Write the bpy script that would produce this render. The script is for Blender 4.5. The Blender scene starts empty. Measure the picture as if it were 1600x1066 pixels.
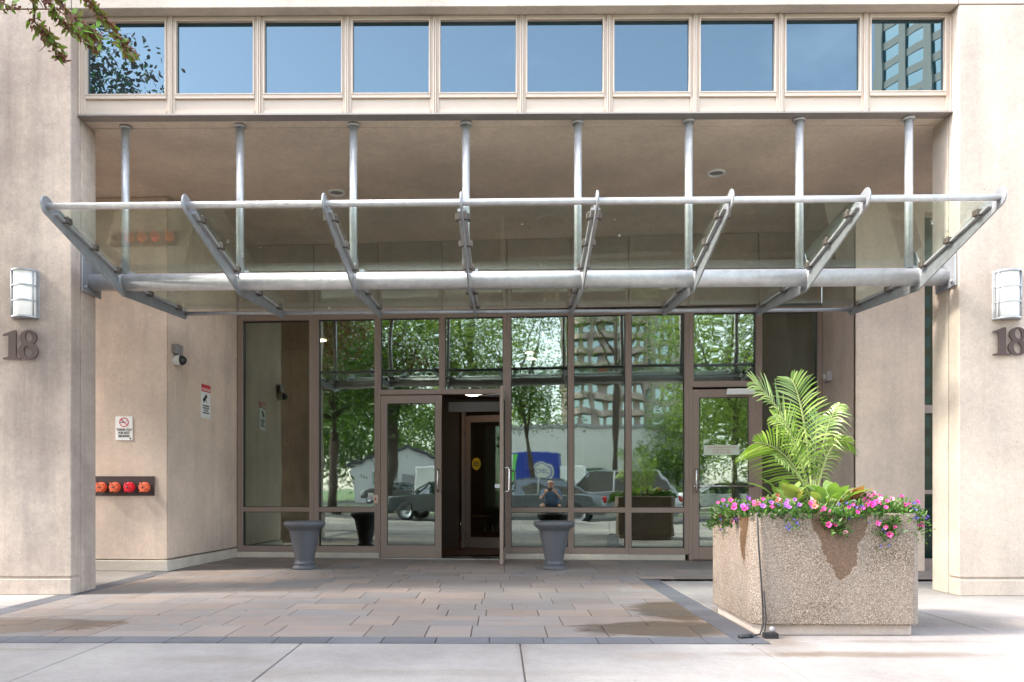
import bpy, bmesh, math, random
import numpy as np
from mathutils import Vector, Matrix
random.seed(7); RNG = np.random.default_rng(7)
SC = bpy.context.scene
COL = SC.collection
rad = math.radians

# ------------------------------------------------------------------ camera
F = 1170.0; YAW = 0.008; PX0 = 768.0; PY0 = 765.0; CH = 0.955
cam_d = bpy.data.cameras.new('camera'); cam = bpy.data.objects.new('camera', cam_d); COL.objects.link(cam)
cam.location = (0, 0, CH); cam.rotation_euler = (rad(90), 0, YAW)
cam_d.sensor_width = 36; cam_d.lens = F/1600*36
cam_d.shift_x = (800-PX0)/1600; cam_d.shift_y = (PY0-533)/1600
cam_d.clip_start = 0.02; cam_d.clip_end = 2000
SC.camera = cam
def at(px, py, Y):
    u = (px-PX0)/F; t = Y/(math.cos(YAW)+u*math.sin(YAW))
    return Vector((t*(-math.sin(YAW)+u*math.cos(YAW)), Y, CH+t*(PY0-py)/F))
def X_(px, Y): return at(px, PY0, Y).x

# ------------------------------------------------------------------ light
SUN = Vector((-1, -0.15, 0.92)).normalized()
w = bpy.data.worlds.new('World'); SC.world = w; w.use_nodes = True
nt = w.node_tree; bg = nt.nodes['Background']
sky = nt.nodes.new('ShaderNodeTexSky'); sky.sky_type = 'NISHITA'; sky.sun_disc = False
sky.sun_elevation = math.asin(SUN.z); sky.sun_rotation = math.atan2(SUN.x, SUN.y)
sky.air_density = 1.0; sky.dust_density = 1.6; sky.ozone_density = 1.4
tc = nt.nodes.new('ShaderNodeTexCoord'); mp = nt.nodes.new('ShaderNodeMapping'); mp.inputs['Scale'].default_value = (1, 1, 2.2)
nz = nt.nodes.new('ShaderNodeTexNoise'); nz.inputs['Scale'].default_value = 2.6; nz.inputs['Detail'].default_value = 9; nz.inputs['Roughness'].default_value = 0.6
rp = nt.nodes.new('ShaderNodeValToRGB'); rp.color_ramp.elements[0].position = 0.54; rp.color_ramp.elements[1].position = 0.78
rp.color_ramp.elements[0].color = (0, 0, 0, 1); rp.color_ramp.elements[1].color = (.22, .22, .22, 1)
mx = nt.nodes.new('ShaderNodeMix'); mx.data_type = 'RGBA'
nt.links.new(tc.outputs['Generated'], mp.inputs['Vector']); nt.links.new(mp.outputs[0], nz.inputs['Vector'])
nt.links.new(nz.outputs['Fac'], rp.inputs[0]); nt.links.new(rp.outputs[0], mx.inputs[0])
hs = nt.nodes.new('ShaderNodeHueSaturation'); hs.inputs['Saturation'].default_value = .5; nt.links.new(sky.outputs[0], hs.inputs['Color']); nt.links.new(hs.outputs[0], mx.inputs[6]); mx.inputs[7].default_value = (9, 9.2, 9.8, 1)
nt.links.new(mx.outputs[2], bg.inputs['Color']); bg.inputs['Strength'].default_value = 0.15
sd = bpy.data.lights.new('sun', 'SUN'); sd.energy = 1.15; sd.angle = rad(8); sd.color = (1, .94, .86)
so = bpy.data.objects.new('sun', sd); COL.objects.link(so)
so.rotation_euler = (-SUN).to_track_quat('-Z', 'Y').to_euler()
SC.view_settings.view_transform = 'Standard'; SC.view_settings.look = 'None'; SC.view_settings.gamma = 1
SC.view_settings.exposure = 2.95
try:
    SC.cycles.max_bounces = 10; SC.cycles.transparent_max_bounces = 24; SC.cycles.caustics_reflective = False
    SC.cycles.sample_clamp_indirect = 6
except Exception: pass

# ------------------------------------------------------------------ materials
def newmat(name):
    m = bpy.data.materials.new(name); m.use_nodes = True
    n = m.node_tree.nodes; b = n['Principled BSDF']; return m, m.node_tree, b
def node(t, ty, **kw):
    n = t.nodes.new(ty)
    for k, v in kw.items():
        if k in n.inputs: n.inputs[k].default_value = v
        else: setattr(n, k, v)
    return n
def mix(t, fac, a, b, mode='MIX'):
    m = t.nodes.new('ShaderNodeMix'); m.data_type = 'RGBA'; m.blend_type = mode
    for i, v in ((0, fac), (6, a), (7, b)):
        if isinstance(v, bpy.types.NodeSocket): t.links.new(v, m.inputs[i])
        elif i == 0: m.inputs[0].default_value = v
        else: m.inputs[i].default_value = (v[0], v[1], v[2], 1)
    return m.outputs[2]
def ramp(t, src, p0, p1, c0=(0, 0, 0), c1=(1, 1, 1)):
    r = t.nodes.new('ShaderNodeValToRGB'); t.links.new(src, r.inputs[0])
    e = r.color_ramp.elements; e[0].position = p0; e[1].position = p1
    e[0].color = (*c0, 1); e[1].color = (*c1, 1); return r.outputs[0]
def coords(t, scale=(1, 1, 1), loc=(0, 0, 0)):
    g = t.nodes.new('ShaderNodeTexCoord'); m = t.nodes.new('ShaderNodeMapping')
    m.inputs['Scale'].default_value = scale; m.inputs['Location'].default_value = loc
    t.links.new(g.outputs['Object'], m.inputs['Vector']); return m.outputs[0]
def noise(t, vec, scale, detail=5, rough=.55):
    n = node(t, 'ShaderNodeTexNoise', Scale=scale, Detail=detail, Roughness=rough); t.links.new(vec, n.inputs['Vector']); return n.outputs['Fac']
def bump(t, b, h, strength, dist=.01):
    n = node(t, 'ShaderNodeBump', Strength=strength, Distance=dist); t.links.new(h, n.inputs['Height']); t.links.new(n.outputs[0], b.inputs['Normal'])
def plain(name, col, rough=.5, metal=0, noise_amt=.12, scale=30, spec=None, bmp=0):
    m, t, b = newmat(name)
    v = coords(t); f = noise(t, v, scale, 4)
    dark = tuple(c*(1-noise_amt) for c in col); lite = tuple(min(1, c*(1+noise_amt)) for c in col)
    t.links.new(mix(t, f, dark, lite), b.inputs['Base Color'])
    b.inputs['Roughness'].default_value = rough; b.inputs['Metallic'].default_value = metal
    if spec is not None: b.inputs['Specular IOR Level'].default_value = spec
    if bmp: bump(t, b, f, bmp)
    return m
def concrete(name, col, stain=.35, streak=.25, pale=None, seed=0):
    m, t, b = newmat(name)
    v = coords(t, loc=(seed, seed*2.1, 0)); vs = coords(t, (2.2, 2.2, .22), (seed, 0, seed))
    big = ramp(t, noise(t, v, .55, 7, .62), .36, .66)
    st = ramp(t, noise(t, vs, 1.5, 6, .6), .45, .72)
    mid = ramp(t, noise(t, v, 4.5, 8, .7), .38, .68)
    fine = noise(t, v, 70, 4, .6)
    c = tuple(col); d = (c[0]*(1-stain), c[1]*(1-stain*.98), c[2]*(1-stain*.9))
    pl = pale or tuple(min(1, x*1.12) for x in c)
    base = mix(t, big, d, pl)
    base = mix(t, ramp(t, mid, 0, 1, (stain*.9,)*3, (.0,)*3), base, d)
    hi = noise(t, v, 17, 8, .72); base = mix(t, 1.0, base, ramp(t, hi, .35, .62, (.93, .925, .92), (1.03, 1.03, 1.03)), 'MULTIPLY')
    thin = ramp(t, noise(t, coords(t, (9, 9, .35), (seed, 1, 0)), 2.2, 7, .7), .56, .74); base = mix(t, ramp(t, thin, 0, 1, (0,)*3, (streak*1.1,)*3), base, tuple(x*.55 for x in d))
    k = mix(t, st, (1, 1, 1), (1-streak, 1-streak*.95, 1-streak*.85))
    base = mix(t, 1.0, base, k, 'MULTIPLY')
    f2 = ramp(t, fine, .3, .7, (.9, .9, .9), (1.06, 1.06, 1.06)); base = mix(t, 1.0, base, f2, 'MULTIPLY')
    # small pits
    vo = node(t, 'ShaderNodeTexVoronoi', Scale=7.0); t.links.new(v, vo.inputs['Vector'])
    pit = ramp(t, vo.outputs['Distance'], .025, .05, (.55, .5, .46), (1, 1, 1)); base = mix(t, 1.0, base, pit, 'MULTIPLY')
    t.links.new(base, b.inputs['Base Color']); b.inputs['Roughness'].default_value = .88; b.inputs['Specular IOR Level'].default_value = .25
    add = t.nodes.new('ShaderNodeMath'); add.operation = 'ADD'; t.links.new(fine, add.inputs[0]); t.links.new(mid, add.inputs[1])
    bump(t, b, add.outputs[0], .22, .006)
    return m
M = {}
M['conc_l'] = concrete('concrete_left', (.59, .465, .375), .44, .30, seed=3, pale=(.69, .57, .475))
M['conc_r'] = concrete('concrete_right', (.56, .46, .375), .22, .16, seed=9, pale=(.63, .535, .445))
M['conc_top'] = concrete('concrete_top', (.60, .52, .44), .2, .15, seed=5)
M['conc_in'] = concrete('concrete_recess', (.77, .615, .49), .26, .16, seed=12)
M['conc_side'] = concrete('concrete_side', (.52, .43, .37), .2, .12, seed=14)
M['ceiling'] = concrete('concrete_ceiling', (.82, .68, .55), .24, .05, seed=21)
M['curb'] = concrete('concrete_curb', (.6, .54, .45), .3, .1, seed=8)
M['joint'] = plain('joint_dark', (.17, .14, .12), .95, noise_amt=.3)
M['taupe'] = plain('taupe_aluminium', (.27, .20, .165), .42, .0, .05, 12)
M['upframe'] = plain('pale_beige_aluminium', (.54, .44, .355), .45, 0, .05, 12)
M['flash'] = plain('grey_flashing', (.33, .29, .27), .5, .3, .1)
M['digit'] = plain('bronze_digit', (.05, .026, .021), .6, .0, .1)
M['white'] = plain('white_paint', (.78, .78, .76), .4, 0, .03)
M['opal'] = None
M['black'] = plain('black_plastic', (.02, .02, .022), .4, 0, .1)
M['rubber'] = plain('rubber', (.03, .03, .03), .8)
M['soil'] = plain('soil', (.05, .035, .025), 1, 0, .5, 40, bmp=.6)
M['potgrey'] = plain('charcoal_resin', (.085, .088, .10), .55, 0, .12, 18, bmp=.08)
M['grey'] = plain('grey_box', (.30, .28, .28), .5, .2)
M['chrome'] = plain('brushed_steel', (.65, .65, .66), .25, 1, .05, 60)
M['red'] = plain('red_paint', (.62, .03, .03), .45); M['orange'] = plain('orange_cap', (.78, .16, .07), .5); M['redcap'] = plain('red_cap', (.72, .02, .04), .4)
M['signred'] = plain('sign_red', (.55, .02, .03), .4); M['signblack'] = plain('sign_black', (.02, .02, .02), .5)
M['plate'] = plain('dark_plate', (.07, .055, .055), .5, .5, .2)
M['yellow'] = plain('yellow_sticker', (.8, .55, .03), .5)
M['wood'] = plain('light_wood', (.42, .28, .17), .5, 0, .25, 6)
M['intdark'] = plain('interior_dark', (.08, .06, .048), .8); M['intwall'] = plain('interior_wall', (.13, .14, .11), .8, 0, .05, 2)
M['intfloor'] = plain('interior_floor', (.10, .045, .03), .35, 0, .3, 3)
M['notice'] = plain('notice_paper', (.62, .68, .58), .7); M['rose'] = plain('notice_ink', (.45, .15, .12), .8)
def galv(name, col, r):
    m, t, b = newmat(name); v = coords(t); vs = coords(t, (1, 1, 6))
    f = ramp(t, noise(t, v, 14, 6, .65), .3, .7); g = noise(t, vs, 3, 5)
    c = mix(t, f, tuple(x*.80 for x in col), tuple(min(1, x*1.08) for x in col)); c = mix(t, ramp(t, g, .5, .8, (0,)*3, (.35,)*3), c, (.5, .47, .45))
    t.links.new(c, b.inputs['Base Color']); b.inputs['Metallic'].default_value = .55; b.inputs['Roughness'].default_value = r
    bump(t, b, f, .06); return m
M['steel'] = galv('galvanised_steel', (.56, .56, .565), .5)
M['steel2'] = galv('painted_steel_fin', (.38, .39, .41), .5)
M['clamp'] = plain('bronze_clamp', (.16, .13, .11), .5, .5)
def glassmix(name, body, refl, r0, fres, rough=0, transp=True, wav=0):
    m = bpy.data.materials.new(name); m.use_nodes = True; t = m.node_tree; t.nodes.clear()
    out = t.nodes.new('ShaderNodeOutputMaterial')
    a = t.nodes.new('ShaderNodeBsdfTransparent' if transp else 'ShaderNodeBsdfDiffuse'); a.inputs['Color'].default_value = (*body, 1)
    g = t.nodes.new('ShaderNodeBsdfGlossy'); g.inputs['Color'].default_value = (*refl, 1); g.inputs['Roughness'].default_value = rough
    lw = t.nodes.new('ShaderNodeFresnel'); lw.inputs['IOR'].default_value = 1.5
    ma = t.nodes.new('ShaderNodeMath'); ma.operation = 'MULTIPLY_ADD'; ma.use_clamp = True
    ma.inputs[1].default_value = fres; ma.inputs[2].default_value = r0; t.links.new(lw.outputs[0], ma.inputs[0])
    ms = t.nodes.new('ShaderNodeMixShader'); t.links.new(ma.outputs[0], ms.inputs[0]); t.links.new(a.outputs[0], ms.inputs[1]); t.links.new(g.outputs[0], ms.inputs[2])
    t.links.new(ms.outputs[0], out.inputs[0])
    if wav:
        v = coords(t, (1.2, 1.2, .5)); f = noise(t, v, 1.6, 2, .4); bn = node(t, 'ShaderNodeBump', Strength=wav, Distance=.02)
        t.links.new(f, bn.inputs['Height']); t.links.new(bn.outputs[0], g.inputs['Normal'])
    return m, t, a, ms
M['glass'] = glassmix('storefront_glass', (.45, .52, .46), (.86, .95, .86), .25, 1.0, rough=.018, wav=.13)[0]
M['clearglass'] = glassmix('inner_glass', (.8, .84, .8), (.9, .95, .9), .05, 1.0)[0]
M['upglass'] = glassmix('upper_glass', (.006, .02, .025), (.50, .70, .84), .12, 1.0, transp=False, wav=.04)[0]
M['canglass'], t, a, ms = glassmix('canopy_glass', (.905, .935, .905), (.75, .85, .80), .0, .25)
v = coords(t); dirt = ramp(t, noise(t, v, 16, 9, .8), .5, .85, (0, 0, 0), (.10, .10, .10))
vo = node(t, 'ShaderNodeTexVoronoi', Scale=4.0); t.links.new(v, vo.inputs['Vector']); sp = ramp(t, vo.outputs['Distance'], .035, .05, (1, 1, 1), (0, 0, 0))
dd = node(t, 'ShaderNodeBsdfDiffuse'); dd.inputs['Color'].default_value = (.75, .76, .7, 1)
m2 = t.nodes.new('ShaderNodeMixShader'); mxx = t.nodes.new('ShaderNodeMath'); mxx.operation = 'MAXIMUM'
t.links.new(dirt, mxx.inputs[0]); t.links.new(sp, mxx.inputs[1]); t.links.new(mxx.outputs[0], m2.inputs[0])
t.links.new(ms.outputs[0], m2.inputs[1]); t.links.new(dd.outputs[0], m2.inputs[2])
t.links.new(m2.outputs[0], [n for n in t.nodes if n.type == 'OUTPUT_MATERIAL'][0].inputs[0])
M['sideglass'] = glassmix('side_glass', (.01, .02, .015), (.7, .8, .75), .0, .5, transp=False)[0]
M['carglass'] = glassmix('car_glass', (.01, .012, .014), (.9, .95, 1), .12, 1.0, transp=False)[0]
M['towerglass'] = glassmix('tower_glass', (.03, .07, .08), (.8, .95, .95), .25, 1.0, transp=False)[0]
def emit(name, col, s):
    m = bpy.data.materials.new(name); m.use_nodes = True; t = m.node_tree; b = t.nodes['Principled BSDF']
    b.inputs['Base Color'].default_value = (*col, 1); b.inputs['Emission Color'].default_value = (*col, 1); b.inputs['Emission Strength'].default_value = s; return m
M['lamp'] = emit('lit_lamp', (1, .74, .48), 9); M['lamp2'] = emit('dim_lamp', (1, .8, .6), 1.6); M['opal'] = emit('lit_opal_diffuser', (.72, .72, .70), .055)
def leafmat(name, cols, trans=.45, rough=.5):
    m = bpy.data.materials.new(name); m.use_nodes = True; t = m.node_tree; b = t.nodes['Principled BSDF']
    at_ = t.nodes.new('ShaderNodeAttribute'); at_.attribute_name = 'tint'
    r = t.nodes.new('ShaderNodeValToRGB'); r.color_ramp.elements[0].color = (*cols[0], 1); r.color_ramp.elements[1].color = (*cols[-1], 1)
    for i, c in enumerate(cols[1:-1]): e = r.color_ramp.elements.new((i+1)/(len(cols)-1)); e.color = (*c, 1)
    t.links.new(at_.outputs['Fac'], r.inputs[0]); t.links.new(r.outputs[0], b.inputs['Base Color']); b.inputs['Roughness'].default_value = rough
    tr = t.nodes.new('ShaderNodeBsdfTranslucent'); t.links.new(mix(t, 1.0, r.outputs[0], (1.5, 1.7, .7), 'MULTIPLY'), tr.inputs['Color'])
    ms = t.nodes.new('ShaderNodeMixShader'); ms.inputs[0].default_value = trans
    t.links.new(b.outputs[0], ms.inputs[1]); t.links.new(tr.outputs[0], ms.inputs[2])
    t.links.new(ms.outputs[0], t.nodes['Material Output'].inputs[0]); return m
M['leaf'] = leafmat('tree_leaf', [(.03, .055, .012), (.11, .17, .03), (.27, .36, .06)], .45)
M['leafd'] = leafmat('tree_leaf_dark', [(.018, .04, .01), (.06, .11, .02), (.15, .22, .04)], .4)
M['leafw'] = leafmat('willow_leaf', [(.08, .11, .03), (.20, .26, .07), (.36, .44, .13)], .45)
M['crab'] = leafmat('crabapple_leaf', [(.16, .05, .05), (.20, .09, .05), (.16, .10, .04), (.17, .33, .04)], .22)
M['palm'] = leafmat('palm_leaf', [(.06, .12, .018), (.16, .26, .045), (.36, .45, .15)], .3, .4)
M['flowleaf'] = leafmat('bedding_leaf', [(.03, .075, .018), (.065, .14, .03), (.15, .24, .05)], .35)
M['broad'] = leafmat('begonia_leaf', [(.10, .19, .04), (.24, .34, .09), (.30, .20, .08), (.42, .13, .08)], .3)
M['stem'] = plain('palm_stem', (.24, .28, .09), .5, 0, .2, 20)
M['bark'] = plain('bark', (.09, .065, .05), .95, 0, .4, 18, bmp=.6)
M['twig'] = plain('twig', (.10, .055, .045), .9, 0, .3, 40)
M['pink'] = plain('petal_pink', (.66, .05, .24), .6, 0, .1, 80); M['magenta'] = plain('petal_magenta', (.58, .015, .24), .6, 0, .1, 80)
M['rosep'] = plain('petal_pale_pink', (.66, .26, .34), .6); M['violet'] = plain('petal_violet', (.28, .08, .42), .6)
M['blue'] = plain('petal_blue', (.12, .11, .42), .6); M['whitep'] = plain('petal_white', (.62, .60, .52), .6); M['coral'] = plain('petal_coral', (.62, .14, .09), .6)
M['eye'] = plain('petal_eye', (.25, .01, .06), .7)
M['grass'] = plain('grass_ground', (.07, .12, .03), .95, 0, .4, 8, bmp=.5)
# paving
def paver_mat(name, a, b_, wet=True):
    m, t, b = newmat(name); v = coords(t)
    at_ = t.nodes.new('ShaderNodeAttribute'); at_.attribute_name = 'tint'
    cm = t.nodes.new('ShaderNodeSeparateColor'); t.links.new(at_.outputs['Color'], cm.inputs[0])
    n1 = noise(t, coords(t, (1.2, 3.2, 1)), 1.7, 6, .65)
    ad = t.nodes.new('ShaderNodeMath'); ad.operation = 'MULTIPLY_ADD'; t.links.new(cm.outputs[0], ad.inputs[0]); ad.inputs[1].default_value = .36; t.links.new(n1, ad.inputs[2])
    f = ramp(t, ad.outputs[0], .48, .92)
    c = mix(t, f, a, b_)
    br = t.nodes.new('ShaderNodeMapRange'); t.links.new(cm.outputs[1], br.inputs[0]); br.inputs[3].default_value = .84; br.inputs[4].default_value = 1.08
    c = mix(t, 1.0, c, br.outputs[0], 'MULTIPLY')
    fine = noise(t, v, 90, 3); c = mix(t, 1.0, c, ramp(t, fine, .3, .7, (.88,)*3, (1.08,)*3), 'MULTIPLY')
    spz = ramp(t, noise(t, v, 1.6, 9, .72), .48, .72, (0,)*3, (.5,)*3); c = mix(t, spz, c, tuple(x*.6 for x in a))
    rgh = .8
    if wet:
        tot = None
        for (cx, cy, rx, ry) in ((-3.7, 5.25, 1.1, .34), (-2.85, 5.33, .26, .07), (1.15, 5.15, .62, .30), (1.45, 5.9, .40, .5)):
            g = t.nodes.new('ShaderNodeTexCoord'); mp = t.nodes.new('ShaderNodeMapping'); mp.vector_type = 'TEXTURE'
            mp.inputs['Location'].default_value = (cx, cy, 0); mp.inputs['Scale'].default_value = (rx, ry, 1); t.links.new(g.outputs['Object'], mp.inputs[0])
            ln = t.nodes.new('ShaderNodeVectorMath'); ln.operation = 'LENGTH'; t.links.new(mp.outputs[0], ln.inputs[0])
            nn = noise(t, coords(t, (1, 2.5, 1)), 2.8, 7, .65); a2 = t.nodes.new('ShaderNodeMath'); a2.operation = 'MULTIPLY_ADD'; a2.inputs[1].default_value = 1.5
            t.links.new(nn, a2.inputs[0]); t.links.new(ln.outputs['Value'], a2.inputs[2])
            k = ramp(t, a2.outputs[0], .99, 1.0, (1,)*3, (0,)*3)
            rr = k.node.color_ramp; rr.elements[0].position = .88; rr.elements[1].position = .98
            sc = t.nodes.new('ShaderNodeMath'); sc.operation = 'MULTIPLY'; sc.inputs[1].default_value = .55; t.links.new(a2.outputs[0], sc.inputs[0]); t.links.new(sc.outputs[0], k.node.inputs[0])
            if tot is None: tot = k
            else:
                q = t.nodes.new('ShaderNodeMath'); q.operation = 'MAXIMUM'; t.links.new(tot, q.inputs[0]); t.links.new(k, q.inputs[1]); tot = q.outputs[0]
        c = mix(t, tot, c, mix(t, 1.0, c, (.56, .49, .43), 'MULTIPLY'))
        mr = t.nodes.new('ShaderNodeMapRange'); t.links.new(tot, mr.inputs[0]); mr.inputs[3].default_value = .72; mr.inputs[4].default_value = .35; t.links.new(mr.outputs[0], b.inputs['Roughness'])
    else: b.inputs['Roughness'].default_value = rgh
    t.links.new(c, b.inputs['Base Color']); bump(t, b, fine, .15, .004); return m
M['paver'] = paver_mat('paving_slab', (.285, .22, .18), (.215, .20, .192))
M['border'] = paver_mat('border_slab', (.10, .10, .11), (.145, .145, .155), False)
M['walk'] = concrete('sidewalk_concrete', (.325, .292, .265), .3, .0, pale=(.395, .362, .33), seed=31)
def add_stains_and_shade(m, spots, col):
    t = m.node_tree; b = t.nodes['Principled BSDF']; src = b.inputs['Base Color'].links[0].from_socket; c = src
    for (cx, cy, rx, ry, s) in spots:
        g = t.nodes.new('ShaderNodeTexCoord'); mp = t.nodes.new('ShaderNodeMapping'); mp.vector_type = 'TEXTURE'
        mp.inputs['Location'].default_value = (cx, cy, 0); mp.inputs['Scale'].default_value = (rx, ry, 1); t.links.new(g.outputs['Object'], mp.inputs[0])
        ln = t.nodes.new('ShaderNodeVectorMath'); ln.operation = 'LENGTH'; t.links.new(mp.outputs[0], ln.inputs[0])
        nn = noise(t, coords(t), 3.5, 6, .6); a2 = t.nodes.new('ShaderNodeMath'); a2.operation = 'MULTIPLY_ADD'; a2.inputs[1].default_value = 1.2
        t.links.new(nn, a2.inputs[0]); t.links.new(ln.outputs['Value'], a2.inputs[2])
        sc = t.nodes.new('ShaderNodeMath'); sc.operation = 'MULTIPLY'; sc.inputs[1].default_value = .6; t.links.new(a2.outputs[0], sc.inputs[0])
        c = mix(t, ramp(t, sc.outputs[0], .6, .98, (s,)*3, (0,)*3), c, mix(t, 1.0, c, col, 'MULTIPLY'))
    t.links.new(c, b.inputs['Base Color'])
add_stains_and_shade(M['walk'], [(2.15, 4.35, 1.0, .10, .8), (1.75, 5.2, .25, 1.1, .7), (2.6, 4.72, .6, .06, .5), (-.2, 3.9, 1.2, .1, .25), (3.4, 5.4, .9, .35, .4), (-1.6, 4.2, .5, .12, .3), (-3.0, 4.45, .6, .05, .35), (.9, 4.3, .35, .15, .3), (.14, 4.5, .05, .6, .3), (4.6, 4.9, .8, .3, .3), (-1.1, 3.85, .3, .2, .25)], (.62, .52, .43))  # stains, plus the planter's shadow darkened into the slab on its right
m, t, b = newmat('asphalt'); v = coords(t); f = noise(t, v, 60, 4); g = noise(t, v, .4, 5)
t.links.new(mix(t, 1.0, mix(t, g, (.022, .022, .023), (.045, .044, .043)), ramp(t, f, .3, .7, (.7,)*3, (1.2,)*3), 'MULTIPLY'), b.inputs['Base Color']); b.inputs['Roughness'].default_value = .85; bump(t, b, f, .3); M['asphalt'] = m
# exposed aggregate planter
def aggregate():
    m, t, b = newmat('exposed_aggregate'); v = coords(t)
    wv = node(t, 'ShaderNodeTexVoronoi', Scale=190.0); t.links.new(v, wv.inputs['Vector'])
    sep = t.nodes.new('ShaderNodeSeparateColor'); t.links.new(wv.outputs['Color'], sep.inputs[0])
    r = t.nodes.new('ShaderNodeValToRGB'); t.links.new(sep.outputs[0], r.inputs[0]); e = r.color_ramp.elements
    e[0].color = (.09, .06, .04, 1); e[1].color = (.56, .48, .40, 1)
    for p, cc in ((.2, (.165, .12, .088)), (.45, (.26, .20, .155)), (.78, (.35, .28, .22))): x = e.new(p); x.color = (*cc, 1)
    edge = ramp(t, wv.outputs['Distance'], .25, .75, (1,)*3, (.55, .5, .45)); c = mix(t, 1.0, r.outputs[0], edge, 'MULTIPLY')
    c = mix(t, ramp(t, noise(t, v, 3, 5), .35, .7, (0,)*3, (.45,)*3), c, (.34, .285, .24))
    c = mix(t, ramp(t, noise(t, coords(t, (3, 3, .5)), 2.5, 6, .65), .5, .72, (0,)*3, (.4,)*3), c, (.20, .17, .145))
    # damp run-offs below the flowers (real stains on the faces)
    def sep3(loc):
        g = t.nodes.new('ShaderNodeTexCoord'); s = t.nodes.new('ShaderNodeSeparateXYZ'); t.links.new(g.outputs['Object'], s.inputs[0]); return s
    def m_(op, a, b2, c3=None):
        n = t.nodes.new('ShaderNodeMath'); n.operation = op
        for i, q in enumerate((a, b2, c3)):
            if q is None: continue
            if isinstance(q, (int, float)): n.inputs[i].default_value = q
            else: t.links.new(q, n.inputs[i])
        return n.outputs[0]
    s = sep3(0); nn = m_('MULTIPLY_ADD', noise(t, v, 7, 6, .7), .42, -.21)
    X, Y, Z = s.outputs
    def vee(ax, c0, half, ztop, zbot):
        h = m_('DIVIDE', m_('SUBTRACT', Z, zbot), ztop-zbot)           # 0 at the tip, 1 at top
        d = m_('ABSOLUTE', m_('SUBTRACT', ax, c0), 0)
        wv_ = m_('MULTIPLY', m_('POWER', m_('MAXIMUM', h, 0), .55), half)
        return m_('GREATER_THAN', m_('ADD', m_('SUBTRACT', wv_, d), m_('MULTIPLY', nn, .5)), .028)
    front = m_('MULTIPLY', vee(X, .02, .22, .80, .36), m_('LESS_THAN', Y, -.40))
    side = m_('MULTIPLY', vee(Y, -.30, .13, .80, .42), m_('LESS_THAN', X, -.50))
    tot = m_('MAXIMUM', front, side)
    c = mix(t, tot, c, mix(t, 1.0, c, (.50, .36, .25), 'MULTIPLY'))
    t.links.new(c, b.inputs['Base Color']); mr = node(t, 'ShaderNodeMapRange'); t.links.new(tot, mr.inputs[0]); mr.inputs[3].default_value = .85; mr.inputs[4].default_value = .4; t.links.new(mr.outputs[0], b.inputs['Roughness'])
    bump(t, b, edge, .5, .005); return m
M['agg'] = aggregate()

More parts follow.
